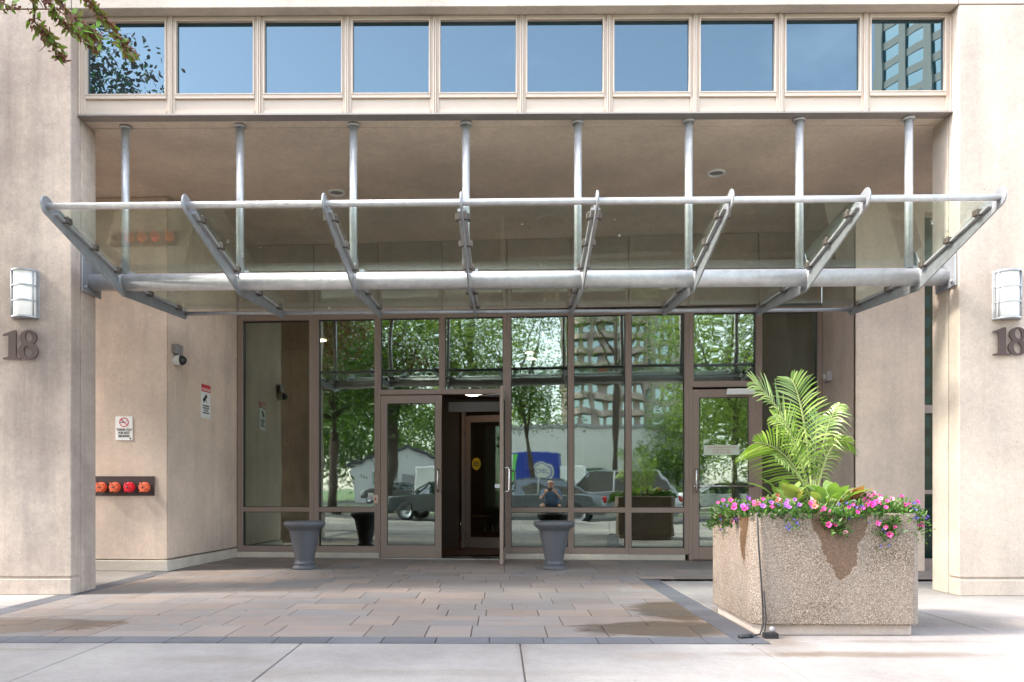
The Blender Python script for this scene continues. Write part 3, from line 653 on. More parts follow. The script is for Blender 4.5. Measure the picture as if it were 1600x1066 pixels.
k = MB(); k.tube([(xa-.02, YF-.03, zF), (xb+.02, YF-.03, zF)], .026, 16); k.build('front_rail', M['steel'], CN)
k = MB(); k.tube([(xa, YBk+.02, zBk), (xb, YBk+.02, zBk)], .022, 12); k.build('rear_rail', M['steel2'], CN)
bl, br_ = CXL-.2+.02, CXR-.2-.02
k = MB(); k.tube([(bl, 0, zM+.02), (br_, 0, zM+.02)], .080, 32)
for x in fx: k.tube([(x-.012, 0, zM+.02), (x+.012, 0, zM+.02)], .085, 28)
k.build('beam', M['steel'], CN)
for sgn, x in ((1, bl), (-1, br_)):
    k = MB(); xw = (CXL if sgn > 0 else CXR)-.2; x0, x1 = sorted((xw+sgn*.002, xw+sgn*.02))
    k.box(x0, x1, -.16, .16, zM-.1, zM+.28); 
    for yy, zz in ((-.11, zM-.05), (.11, zM-.05), (-.11, zM+.22), (.11, zM+.22)): k.tube([(x0, yy, zz), (x1+sgn*.015, yy, zz)] if sgn > 0 else [(x1, yy, zz), (x0-.015, yy, zz)], .016, 6)
    ba = k.build('base_plate', M['steel2'], CN, bevel=.002, seg=1)
for x, xp in zip(fx, pxs):
    k = MB(); k.tube([(xp, .0, zM+.10), (xp, .0, 4.385)], .036, 16); k.tube([(xp, .0, 4.362), (xp, .0, 4.386)], .055, 16)
    ro = k.build('hanger_pipe', M['steel'], CN)
    sgn = 1 if x < 0 else -1
    k = MB(); k.prism([(-.05, zM+.08), (.10, zM+.08), (.10, zM+.16)]+arc(.05, zM+.2, .06, 0, math.pi, 8)+[(-.05, zM+.16)], 'x', x-.004+.0, x+.004); k.box(x-.03, x+.08, .0, .1, zM+.105, zM+.125)
    k.build('gusset', M['steel'], ro)
for i in range(7):
    x0, x1 = fx[i]+.014, fx[i+1]-.014
    k = MB(); k.prism([(YF+.055, zF-.012), (YF+.055, zF+.0), (-.10, zM+.090), (-.10, zM+.078)], 'x', x0, x1); k.build('glass_panel', M['canglass'], CN)
    k = MB(); k.prism([(.12, zM+.034), (.12, zM+.046), (YBk-.03, zBk+.046), (YBk-.03, zBk+.034)], 'x', x0, x1); k.build('glass_panel', M['canglass'], CN)

# ------------------------------------------------------------------ ceiling downlights
for (px, py, Y, lab) in ((526, 300, 8.64, 'round white downlight in the concrete soffit, the one nearer the left column'), (1119, 271, 8.14, 'round white downlight in the concrete soffit, the one nearer the right column')):
    r_ = thing('downlight', lab, 'light', (X_(px, Y), Y, zb), 0, 'downlights in the soffit')
    k = MB(); k.lathe([(.07, .012), (.072, -.012), (.085, -.02), (.098, -.012), (.10, 0)], 28); k.build('trim', M['white'], r_)
    k = MB(); k.lathe([(0, -.004), (.05, -.006), (.071, .0)], 24); k.build('lens', M['grey'], r_)

# ------------------------------------------------------------------ wall lights and numbers
def wall_light(cx, cz, lab, sgn):
    r_ = thing('wall_light', lab, 'light', (cx, YC, cz), 0, 'half-round wall lights on the columns')
    W, D, H = .118, .115, .215
    def half(r, rd, n=16): return [(r*math.cos(math.pi+math.pi*i/n), rd*math.sin(math.pi+math.pi*i/n)) for i in range(n+1)]
    k = MB(); k.prism(half(W-.014, D-.014), 'z', -H+.012, H-.012); 
    for f_ in range(len(k.sm)): k.sm[f_] = f_ > 1
    k.build('diffuser', M['opal'], r_)
    k = MB(); k.box(-W-.004, W+.004, -.014, -.001, -H, H); k.build('back_plate', M['steel'], r_)
    for z in (-H, -H/3, H/3-.006, H-.012):
        k = MB(); t_ = .014
        k.prism(half(W, D)+[(W-.010, 0)]+half(W-.010, D-.010)[::-1]+[(-W, 0)] if abs(z) < .1 else half(W+.004, D+.004), 'z', z, z+t_); k.build('ring', M['steel2'], r_)
    k = MB()
    for a in (rad(212), rad(328)):
        k.tube([(W*math.cos(a), D*math.sin(a), -H+.012), (W*math.cos(a), D*math.sin(a), H-.012)], .006, 6)
    k.build('bar', M['steel2'], r_)
    k = MB()
    for sx in (-1, 1):
        k.box(sx*(W-.004)-.005, sx*(W-.004)+.005, -.035, -.014, -H+.012, H-.012)
        for z in (-.15, -.07, .07, .15): k.tube([(sx*(W+.001), -.024, z), (sx*(W+.006), -.024, z)], .006, 6)
    k.build('side_rail', M['steel2'], r_)
wall_light(X_(36, YC-.05), CH+(765-460)/F*YC, 'half-round white wall light with metal rings above the 18 on the left column', 1)
wall_light(X_(1577, YC-.05), CH+(765-464.5)/F*YC, 'half-round white wall light with metal rings above the 18 on the right column', -1)
def ell(cx, cy, rx, ry, n=40, rot=0):
    return [(cx+rx*math.cos(a)*math.cos(rot)-ry*math.sin(a)*math.sin(rot), cy+rx*math.cos(a)*math.sin(rot)+ry*math.sin(a)*math.cos(rot)) for a in [2*math.pi*i/n for i in range(n)]]
def number(cx, cz, h, lab):
    r_ = thing('house_number', lab, 'house number', (cx, YC, cz), 0, 'bronze 18 numbers on the columns')
    one = [(-.30, 0), (.30, 0), (.30, .055), (.17, .085), (.145, .12), (.145, 1.0), (.05, 1.0), (-.30, .86), (-.30, .81), (-.15, .82), (-.115, .79), (-.115, .12), (-.15, .085), (-.30, .055)]
    # outer outline of the 8: union of two ellipses
    e1, e2 = (0, .745, .285, .265), (0, .285, .335, .29)
    out = []
    for i in range(96):
        a = 2*math.pi*i/96; c, s = math.cos(a), math.sin(a); best = 0
        for (ex, ey, rx, ry) in (e1, e2):
            oy = .52; A = (c/rx)**2+(s/ry)**2; Bq = 2*s*(oy-ey)/ry**2; C = ((oy-ey)/ry)**2-1; D = Bq*Bq-4*A*C
            if D > 0: best = max(best, (-Bq+math.sqrt(D))/(2*A))
        out.append((c*best, .52+s*best))
    h1 = ell(.015, .765, .115, .175, 28, .18); h2 = ell(-.01, .27, .135, .205, 28, .2)
    for nm, cs, ox in (('digit_one', [one], -.27), ('digit_eight', [out, h1, h2], .245)):
        me = shape_mesh(cs, .09/2, .0); me.materials.append(M['digit'])
        o = bpy.data.objects.new('digit', me); COL.objects.link(o); o.parent = r_; o.rotation_euler = (rad(90), 0, 0); o.scale = (h*1.02, h, h*.6)
        o.location = (ox*h*1.05 if nm == 'digit_one' else ox*h*1.15, -.03, -h/2)
        bv = o.modifiers.new('b', 'BEVEL'); bv.width = .006; bv.segments = 2; bv.limit_method = 'ANGLE'
number(X_(35, YC), CH+(765-539)/F*YC, .262, 'bronze raised number 18 on the left column')
number(X_(1574, YC), CH+(765-536)/F*YC, .25, 'bronze raised number 18 on the right column')

# ------------------------------------------------------------------ signs, camera, hose connection
wa = math.atan2(8.99-8.74, -10-LC[0]+.012)   # wall 1 direction
a1 = -math.atan2(8.99-8.74, 10+LC[0])
def w1y(x): return 8.74+(LC[0]-.012-x)*(.25/(10+LC[0]))
sx_ = X_(195.5, 8.78); s1_ = thing('no_smoking_sign', 'white no smoking sign with red circle reading THANK-YOU FOR NOT SMOKING', 'sign', (sx_, w1y(sx_), CH+(765-669.5)/F*8.8), a1)
k = MB(); k.box(-.103, .103, -.006, -.001, -.14, .14); k.build('board', M['white'], s1_, bevel=.001)
me = shape_mesh([ell(0, 0, .056, .056, 40), ell(0, 0, .047, .047, 40)], .0008); me.materials.append(M['signred'])
o = bpy.data.objects.new('ring', me); COL.objects.link(o); o.parent = s1_; o.rotation_euler = (rad(90), 0, 0); o.location = (0, -.0075, .072)
k = MB(Matrix.Translation((0, 0, .072)) @ Matrix.Rotation(rad(45), 4, 'Y')); k.box(-.048, .048, -.0098, -.0086, -.004, .004); k.build('slash', M['signred'], s1_)
k = MB(); k.box(-.036, .012, -.0079, -.0065, .066, .075); k.tube([(.018, -.007, .070), (.03, -.007, .074), (.022, -.007, .086), (.034, -.007, .096)], .0013, 4); k.build('cigarette', M['signblack'], s1_)
for tx, z in (('THANK-YOU', -.016), ('FOR NOT', -.054), ('SMOKING', -.092)): text_mesh('lettering', tx, .038, M['signblack'], s1_, (0, -.0075, z), (rad(90), 0, 0), bold=.0008, sx=.82)
k = MB(); k.lathe([(0, -.0085), (.010, -.0085), (.010, -.0065)], 12, (.078, 0, -.122), 'y'); k.build('mark', M['signblack'], s1_)
# wall 2 local frame
W2 = Vector((LB[0]-.01-LC[0], LB[1]-8.735, 0)); a2 = math.atan2(W2.y, W2.x); W2n = W2.normalized()
def on_w2(px):
    u = (px-PX0)/F; dx = -math.sin(YAW)+u*math.cos(YAW); dy = math.cos(YAW)+u*math.sin(YAW)
    # LC + s*W2n = k d
    det = W2n.x*(-dy)-W2n.y*(-dx); s = ((-LC[0])*(-dy)-(-8.735)*(-dx))/det; return Vector((LC[0], 8.735, 0))+W2n*s
p = on_w2(321); s2 = thing('video_surveillance_sign', 'narrow red and white ATTENTION video surveillance sign on the angled wall', 'sign', (p.x, p.y, CH+(765-627)/F*p.y), a2)
k = MB(); k.box(-.125, .125, -.006, -.001, -.215, .215); k.build('board', M['white'], s2, bevel=.001)
k = MB(); k.box(-.124, .124, -.0075, -.0062, .12, .214); k.build('header', M['signred'], s2)
text_mesh('lettering', 'ATTENTION', .046, M['white'], s2, (0, -.0085, .148), (rad(90), 0, 0), bold=.001, sx=.86)
k = MB(Matrix.Translation((-.02, 0, .04)) @ Matrix.Rotation(rad(-42), 4, 'Y')); k.box(-.065, .06, -.0075, -.0062, -.024, .024); k.box(-.012, .0, -.0075, -.0062, -.07, -.024); k.build('camera_symbol', M['signblack'], s2)
for tx, z in (('THIS PROPERTY', -.06), ('IS PROTECTED', -.09), ('BY VIDEO', -.12), ('SURVEILLANCE', -.15)): text_mesh('lettering', tx, .025, M['signblack'], s2, (0, -.0075, z), (rad(90), 0, 0), bold=.0012)
p = on_w2(273); s3 = thing('security_camera', 'white dome security camera with grey box near the left wall corner', 'security camera', (p.x, p.y, CH+(765-553)/F*p.y), a2)
k = MB(); k.box(-.075, .075, -.07, -.001, .0, .11); k.build('junction_box', M['grey'], s3, bevel=.006)
k = MB(); k.lathe([(.055, -.001), (.062, -.02), (.066, -.07), (.064, -.085)], 24, (0, 0, -.075), 'y'); k.build('housing', M['white'], s3)
k = MB(); k.lathe([(.06, -.085), (.056, -.105), (.04, -.13), (.02, -.142), (0.001, -.146)], 20, (0, 0, -.075), 'y'); k.build('dome', M['black'], s3)
k = MB(); k.tube([(0, -.03, -.02), (0, -.03, .01)], .02, 10); k.build('bracket', M['grey'], s3)
# right wall sensor
W3a = Vector((RB[0]+.01, RB[1], 0)); W3b = Vector((RC[0]-.012, 8.80, 0)); fct = .45; p = W3a.lerp(W3b, .28); d3 = (W3b-W3a); a3 = math.atan2(d3.y, d3.x)
s4 = thing('junction_box', 'small grey metal box with knob on the shaded right wall', 'junction box', (p.x, p.y, CH+(765-590)/F*p.y), a3)
k = MB(); k.box(-.10, .10, -.06, -.001, -.06, .07); k.build('housing', M['grey'], s4, bevel=.006); k = MB(); k.lathe([(.05, -.06), (.05, -.085), (0.001, -.09)], 16, (0, 0, 0), 'y'); k.build('cover', M['flash'], s4)
p = W3a.lerp(W3b, .40); s4b = thing('wall_spout', 'small dark pipe outlet low on the shaded right wall behind the palm', 'pipe outlet', (p.x, p.y, CH+(765-668)/F*p.y), a3)
k = MB(); k.lathe([(.04, -.001), (.045, -.03), (.03, -.05), (.001, -.05)], 16, (0, 0, 0), 'y'); k.build('flange', M['grey'], s4b); k = MB(); k.tube([(0, -.05, 0), (0, -.09, -.01), (0, -.10, -.06)], .014, 8); k.build('pipe', M['grey'], s4b)
fx_ = X_(244, 8.78); s5 = thing('fire_hose_inlet', 'dark wall plate with four orange and red capped fire hose inlets', 'fire hose inlet', (fx_-.44, w1y(fx_-.44), CH+(765-759.5)/F*8.8), a1)
k = MB(); k.box(-.44, .44, -.012, -.001, -.115, .115); k.build('plate', M['plate'], s5, bevel=.002)
for i, px in enumerate((159, 181, 204, 228)):
    xx = X_(px, 8.75)-(fx_-.44); m_ = M['redcap'] if i == 2 else M['orange']
    k = MB(); k.lathe([(.06, -.012), (.06, -.03), (.048, -.032), (.048, -.06), (.05, -.062), (.05, -.072), (.044, -.076), (.012, -.076), (.012, -.082), (.001, -.082)], 20, (xx, 0, -.015), 'y')
    for a in (0, 2.1, 4.2): k.box(xx+.055*math.cos(a)-.008, xx+.055*math.cos(a)+.008, -.085, -.065, -.015+.055*math.sin(a)-.008, -.015+.055*math.sin(a)+.008)
    co = k.build('cap', m_, s5); co.data.polygons.foreach_set('use_smooth', [False]*len(co.data.polygons))
    k = MB(); k.lathe([(.011, -.083), (.011, -.086), (.001, -.086)], 10, (xx, 0, -.015), 'y'); k.build('pin', M['plate'], co)
# stickers / small fittings on the glazing
def gthing(name, lab, cat, s, y, z): 
    p = GX @ Vector((s, y, z)); return thing(name, lab, cat, p, math.atan2(ud.y, ud.x))
r_ = gthing('card_reader', 'small beige card reader with red light on the mullion left of the double door', 'card reader', gs(588.5), -.036, CH+(765-780)/F*10.4)
k = MB(); k.box(-.028, .028, -.028, -.001, -.06, .06); k.build('body', M['upframe'], r_, bevel=.004); k = MB(); k.box(-.010, .010, -.031, -.0285, -.02, .02); k.build('keypad', M['signred'], r_)
r_ = gthing('access_sticker', 'small blue wheelchair access sticker on the glass beside the card reader', 'sticker', gs(579), .0165, CH+(765-776)/F*10.4)
k = MB(); k.box(-.04, .04, -.001, 0, -.05, .05); k.build('sheet', M['notice'], r_); me = shape_mesh([ell(0, -.01, .022, .022, 20), ell(0, -.01, .016, .016, 20)], .0004); me.materials.append(M['violet'])
o = bpy.data.objects.new('symbol', me); COL.objects.link(o); o.parent = r_; o.rotation_euler = (rad(90), 0, 0); o.location = (0, -.002, 0)
nd_ = gthing('paper_notice', 'pale paper notice with red lettering taped to the right hand glass door', 'notice', gs(1127), -.008, CH+(765-703)/F*10.0)
k = MB(); k.box(-.235, .235, -.002, -.0005, -.065, .065); k.build('sheet', M['notice'], nd_)
for tx, z in (('THIS IS AN EMERGENCY EXIT ONLY', .035), ('DOOR MUST BE KEPT', 0.0), ('CLOSED AT ALL TIMES', -.035)): text_mesh('lettering', tx, .03, M['rose'], nd_, (0, -.003, z), (rad(90), 0, 0), sx=.8)
yl = GX @ Vector((sM+.30, VY-.11, 1.37)); ys_ = thing('yellow_sticker', 'yellow oval sticker on the glass of the inner door', 'sticker', yl, math.atan2(ud.y, ud.x)-rad(14))
k = MB(); k.prism(ell(0, 0, .075, .10, 28), 'y', -.002, .0); k.build('sheet', M['yellow'], ys_); 
for z in (-.03, 0, .03): k = MB(); k.box(-.05, .05, -.0035, -.0022, z-.006, z+.006); k.build('band', M['signblack'], ys_)
# lobby chair
cp = GX @ Vector((sM+.18, 3.1, 0)); ch = thing('lobby_chair', 'dark red upholstered chair with metal legs inside the lobby', 'chair', cp, .4)
k = MB(); k.box(-.25, .25, -.25, .25, .40, .48); k.build('seat', M['intfloor'], ch, bevel=.02)
k = MB(); k.box(-.25, .25, .22, .28, .5, .85); k.build('backrest', M['intfloor'], ch, bevel=.02)
for sx in (-1, 1):
    for sy in (-1, 1): k = MB(); k.tube([(sx*.23, sy*.22, 0), (sx*.22, sy*.21, .4)], .012, 8); k.build('leg', M['chrome'], ch)

# ------------------------------------------------------------------ urns
def urn(loc, lab):
    r_ = thing('urn_planter', lab, 'planter', loc, 0, 'charcoal urns beside the doors')
    k = MB(); k.lathe([(.001, 0), (.142, 0), (.145, .008), (.145, .03), (.14, .038), (.122, .042), (.118, .055), (.13, .062), (.13, .078), (.118, .084), (.108, .092), (.112, .11), (.135, .24), (.165, .38), (.18, .455), (.188, .475), (.205, .485), (.215, .50), (.238, .52), (.246, .54), (.246, .562), (.236, .574), (.212, .574), (.20, .56), (.17, .50), (.16, .44), (.001, .43)], 40)
    k.build('pot', M['potgrey'], r_)
    k = MB(); k.lathe([(.001, .0), (.158, 0), (.15, .008)], 24, (0, 0, .44)); k.build('soil', M['soil'], r_); return r_
urn((X_(476, 9.0), 9.0, 0), 'charcoal urn planter standing left of the glass doors by the first mullion')
urn((X_(866, 9.0), 9.0, 0), 'charcoal urn planter standing right of the open glass door')

# ------------------------------------------------------------------ big planter
PC = Vector((2.215, 5.375, 0)); PW, PD = .552, .49
pl = thing('concrete_planter', 'large exposed aggregate concrete planter with damp run-off marks beside the paving', 'planter', PC)
def octo(w, d, c): return [(-w+c, -d), (w-c, -d), (w, -d+c), (w, d-c), (w-c, d), (-w+c, d), (-w, d-c), (-w, -d+c)]
k = MB(); k.prism(octo(PW-.04, PD-.04, .03), 'z', 0, .072); k.build('base', M['conc_side'], pl, bevel=.006)
k = MB(); o8 = octo(PW, PD, .06); i8 = octo(PW-.08, PD-.08, .05); n8 = 8
vs = [(x, y, .07) for x, y in o8]+[(x, y, .80) for x, y in o8]+[(x, y, .80) for x, y in i8]+[(x, y, .70) for x, y in i8]
fs = [list(range(8))[::-1]]
for r0 in (0, 8, 16): fs += [(r0+i, r0+(i+1) % 8, r0+8+(i+1) % 8, r0+8+i) for i in range(8)]
fs.append([24+i for i in range(8)][::-1]); k.add(vs, fs); k.build('box', M['agg'], pl, bevel=.012)
k = MB(); k.prism(octo(PW-.085, PD-.085, .05), 'z', .70, .765); k.build('soil', M['soil'], pl)
# irrigation tube
def PP(px, py, Y): return at(px, py, Y)
tb = thing('irrigation_tube', 'thin black irrigation tube running down the front corner of the planter', 'tube', (PC.x-PW+.045, PC.y-PD-.0, 0))
bx, by = 0, 0
k = MB(); k.tube([(.03, .10, .83), (.0, .012, .815), (-.018, .0, .79), (-.014, -.012, .6), (.0, -.014, .4), (.012, -.016, .2), (.012, -.02, .08), (-.01, -.03, .02), (-.10, -.06, .006)], .006, 8); k.build('hose', M['black'], tb)
k = MB(); k.tube([(.02, -.014, .3), (.035, -.016, .12), (.02, -.03, .03), (.05, -.05, .006)], .004, 6); k.build('hose', M['black'], tb)
k = MB(); k.tube([(-.16, -.07, .008), (-.07, -.05, .012)], .014, 8); k.build('valve', M['black'], tb)
k = MB(); k.box(.0, .09, -.085, -.035, 0, .035); k.build('timer_base', M['black'], tb, bevel=.003)
k = MB(); k.lathe([(.0, 0), (.016, .0), (.019, .02), (.014, .036), (.001, .038)], 14, (.06, -.05, .036)); k.build('timer', M['grey'], tb)

# palm
PB = Vector((PC.x+.045, PC.y, .765))
pm = thing('palm', 'feathery green areca palm rising from the middle of the planter', 'palm', PB)
def frond(tip, lift, nl, ll, seed, base=(0, 0, 0), bare=.28, hang=.3, tw=None):
    rnd = random.Random(seed); tip = Vector(tip); base = Vector(base)
    c1 = base+Vector((tip.x*.18, tip.y*.2, lift*.62)); c2 = base+Vector((tip.x*.55, tip.y*.55, lift*1.05))
    def bz(t): return base*(1-t)**3+c1*3*t*(1-t)**2+c2*3*t*t*(1-t)+(tip)*t**3
    P = [bz(i/24) for i in range(25)]
    k = MB(); k.tube(P, [.010*(1-.8*i/24)+.0015 for i in range(25)], 6); fo = k.build('frond', M['stem'], pm)
    V = []; T = []; Fc = []; tws = rad(tw if tw is not None else rnd.choice((-1, 1))*rnd.uniform(35, 60))
    for i in range(nl):
        t = bare+(1-bare)*(i+.5)/nl; p = bz(t); d = (bz(min(1, t+.02))-bz(t-.02)).normalized()
        side = d.cross(Vector((0, 0, 1)));
        if side.length < .2: side = d.cross(Vector((0, 1, 0)))
        side = Matrix.Rotation(tws, 3, d) @ side.normalized(); up = side.cross(d).normalized()
        for sg in (-1, 1):
            env = math.sin(math.pi*min(1, .18+.82*(t-bare)/(1-bare)*.95))**.6
            L = ll*env*rnd.uniform(.85, 1.1); W = .0068*rnd.uniform(.8, 1.2)
            fw = .55+.9*((t-bare)/(1-bare))**1.5
            dr = (side*sg*1.0+d*fw+up*rnd.uniform(.1, .35)).normalized()
            q0 = p+d*rnd.uniform(-.004, .004); pts = []
            nrm = dr.cross(d).normalized(); wv = dr.cross(nrm).normalized()
            for s in range(6):
                f = s/5; c = q0+dr*L*f-Vector((0, 0, 1))*hang*L*f*f*rnd.uniform(.9, 1.1); ww = W*(math.sin(math.pi*(.12+.88*f))**.7 if f < 1 else 0)*(1 if f > 0 else .5)
                pts.append((c, ww))
            o = len(V)
            for c, ww in pts: V.append(c+wv*ww); V.append(c-wv*ww)
            tn = rnd.uniform(.15, .95) if rnd.random() > .06 else 1.0
            for s in range(5): Fc.append([o+2*s, o+2*s+1, o+2*s+3, o+2*s+2]); T.append(tn)
    leaves_obj('leaflets', np.array([tuple(v) for v in V]).reshape(len(V), 1, 3), Fc, T, M['palm'], fo)
def rel(px, py, dy=0): q = at(px, py, PB.y+dy); return (q.x-PB.x, q.y-PB.y, q.z-PB.z)
frond(rel(1178, 598, -.15), .76, 25, .36, 1, tw=-52); frond(rel(1180, 692, -.22), .50, 24, .30, 2, tw=48)
frond(rel(1236, 592, .05), .84, 24, .28, 3, tw=-60); frond(rel(1278, 650, .1), .66, 20, .24, 4, tw=55)
frond(rel(1312, 632, -.05), .68, 20, .20, 5, hang=.8, tw=50); frond(rel(1322, 690, -.1), .55, 20, .20, 6, hang=.6, tw=-40)
frond(rel(1208, 650, .25), .62, 20, .24, 7, tw=60); frond(rel(1212, 715, -.28), .35, 16, .18, 9, tw=-45)
k = MB()
for i in range(6): a = i*1.05; k.tube([(.03*math.cos(a), .03*math.sin(a), -.02), (.022*math.cos(a), .022*math.sin(a), .14), (.012*math.cos(a), .01*math.sin(a), .26)], [.013, .012, .008], 8)
k.build('cane', M['stem'], pm)

# bedding plants
def petunia_mesh(col, r=.022):
    k = MB(); pts = []; n = 20
    for i in range(n): a = 2*math.pi*i/n; rr = r*(1+.10*math.cos(5*a)); pts.append((rr*math.cos(a), rr*math.sin(a), .007+.005*math.sin(5*a+1)+.002*math.cos(7*a)))
    inn = [(r*.35*math.cos(2*math.pi*i/n), r*.35*math.sin(2*math.pi*i/n), .001) for i in range(n)]
    k.mat(col); k.smooth = True; k.add(pts+inn, [(i, (i+1) % n, n+(i+1) % n, n+i) for i in range(n)]); k.mat(M['eye']); k.add(inn+[(0, 0, -.012)], [(i, (i+1) % n, n) for i in range(n)])
    k.mat(M['flowleaf']); k.tube([(0, 0, -.012), (0, 0, -.035)], [.003, .0015], 5)
    me = bpy.data.meshes.new('flower'); me.from_pydata(k.v, [], k.f)
    for m_ in k.mats: me.materials.append(m_)
    me.polygons.foreach_set('material_index', k.mi); me.polygons.foreach_set('use_smooth', k.sm); return me
FM = {c: petunia_mesh(M[c]) for c in ('pink', 'magenta', 'rosep', 'violet', 'coral', 'whitep')}
SM_ = petunia_mesh(M['blue'], .009)
def bedplant(name, loc, lab, cols, nf, rx=.13, rz=.08, nleaf=260, hangd=None, small=False, leafL=.035, leafW=.016, mat='flowleaf', seed=0, group='flowering plants in the concrete planter'):
    rn = random.Random(seed+77); r_ = thing(name, lab, 'flower', loc, 0, group)
    n = nleaf; a = RNG.uniform(0, 2*math.pi, n); rr = rx*np.sqrt(RNG.uniform(0, 1, n)); h = RNG.uniform(0, 1, n)*rz*(1.15-(rr/rx)**2*.8)
    C = np.stack([rr*np.cos(a), rr*np.sin(a), h], 1)
    if hangd is not None:      # trails over the rim
        kf = RNG.uniform(0, 1, n) < .45; t_ = RNG.uniform(0, 1, n); 
        hx, hy, hz = hangd; C[kf] = np.stack([hx*t_+RNG.normal(0, .035, n), hy*np.minimum(1, t_*2.2)+RNG.normal(0, .012, n), .02-hz*t_**1.5+RNG.normal(0, .015, n)], 1)[kf]
    V = leaf_polys(C, leafL, leafW, dirs=np.stack([C[:, 0]*4, C[:, 1]*4, np.full(n, .5)], 1))
    leaves_obj('foliage', V, None, np.clip(RNG.uniform(0, 1, n)*.6+h/rz*.4, 0, 1), M[mat], r_)
    k = MB(); 
    for i in range(7): aa = rn.uniform(0, 6.28); k.tube([(0, 0, -.03), (.4*rx*math.cos(aa), .4*rx*math.sin(aa), rz*.4), (.8*rx*math.cos(aa), .8*rx*math.sin(aa), rz*.8)], [.003, .0025, .0015], 5)
    k.build('stem', M['flowleaf'], r_)
    for i in range(nf):
        me = SM_ if small else FM[rn.choice(cols)]
        o = bpy.data.objects.new('flower', me); COL.objects.link(o); o.parent = r_
        if hangd is not None and rn.random() < .5:
            t_ = rn.random(); o.location = (hangd[0]*t_+rn.gauss(0, .04), hangd[1]*min(1, t_*2.2)-.02, .03-hangd[2]*t_**1.5); nr = Vector((rn.gauss(0, .4), -1, .4))
        else:
            aa = rn.uniform(3.3, 6.1) if rn.random() < .65 else rn.uniform(0, 6.28); q = rx*math.sqrt(rn.random()); o.location = (q*math.cos(aa), q*math.sin(aa), rz*(.75+.4*rn.random())*(1.1-.5*(q/rx)**2)+.01); nr = Vector((math.cos(aa)*.6, -.75+math.sin(aa)*.3, .75))
        o.rotation_euler = nr.to_track_quat('Z', 'Y').to_euler(); s_ = rn.uniform(.5, 1.0)*(1 if small else .95); o.scale = (s_, s_, s_)
    return r_
yf = PC.y-PD+.07; T0 = .765
fl = [ # name, px, depth-offset from front, label, colours, n, kwargs
 ('petunia', -.50, .55, 'pink petunia hanging over the back left corner of the planter', ['pink', 'rosep'], 10, dict(hangd=(-.12, 0, .10), seed=1)),
 ('petunia', -.49, .28, 'violet and pink petunia at the middle of the planter left edge', ['violet', 'pink', 'rosep'], 12, dict(hangd=(-.10, -.03, .08), seed=2)),
 ('petunia', -.44, .05, 'bright pink petunia at the front left corner beside the black tube', ['pink', 'violet', 'magenta'], 12, dict(seed=3)),
 ('petunia', -.27, .03, 'violet flowered petunia left of centre on the planter front edge', ['violet', 'pink'], 12, dict(seed=4)),
 ('petunia', -.10, .02, 'pink petunia trailing over the front edge left of the damp mark', ['pink', 'rosep', 'coral'], 13, dict(hangd=(.10, -.11, .12), seed=5)),
 ('petunia', .06, .03, 'magenta petunia in the centre of the planter front edge', ['magenta', 'pink'], 9, dict(seed=6, rz=.06)),
 ('petunia', .20, .06, 'large bright magenta petunia just right of centre in the planter', ['magenta'], 10, dict(seed=7)),
 ('petunia', .36, .03, 'rose pink petunia spilling over the front right part of the rim', ['pink', 'rosep'], 13, dict(hangd=(-.05, -.11, .14), seed=8, rz=.12)),
 ('petunia', .48, .10, 'deep pink petunia at the front right corner of the planter', ['pink', 'magenta'], 12, dict(hangd=(.07, -.10, .10), seed=9, rz=.11)),
 ('petunia', .47, .42, 'pale pink petunia at the middle of the planter right edge', ['rosep', 'pink', 'pink'], 13, dict(seed=10, rz=.13)),
 ('petunia', .33, .30, 'mixed pink petunia behind the right front of the planter', ['magenta', 'rosep', 'whitep'], 12, dict(seed=11, rz=.15)),
 ('petunia', -.30, .28, 'coral and pink petunia behind the left front of the planter', ['coral', 'rosep'], 9, dict(seed=12, rz=.12)),
]
for nm, dx_, dy_, lab, cols, nf, kw in fl: bedplant(nm, (PC.x+dx_, yf+dy_, T0), lab, cols, nf, nleaf=520, **{**dict(rz=.10, rx=.15), **kw})
for dx_, dy_, lab, hd_, sd_ in ((-.53, .42, 'tiny blue lobelia trailing down the planter left face', (-.08, 0, .16), 21), (-.33, .0, 'tiny blue lobelia trailing over the rim beside the front left corner', (.03, -.10, .10), 22),
                          (.26, .02, 'tiny blue lobelia hanging longest down the planter front face', (.03, -.10, .26), 23), (.50, .03, 'tiny blue lobelia trailing at the front right corner of the planter', (.03, -.11, .17), 24), (.10, .0, 'tiny blue lobelia on the rim under the centre petunias', (.0, -.09, .03), 25)):
    bedplant('lobelia', (PC.x+dx_, yf+dy_, T0), lab, None, 16, rx=.11, nleaf=240, hangd=hd_, small=True, leafL=.02, leafW=.006, seed=sd_)
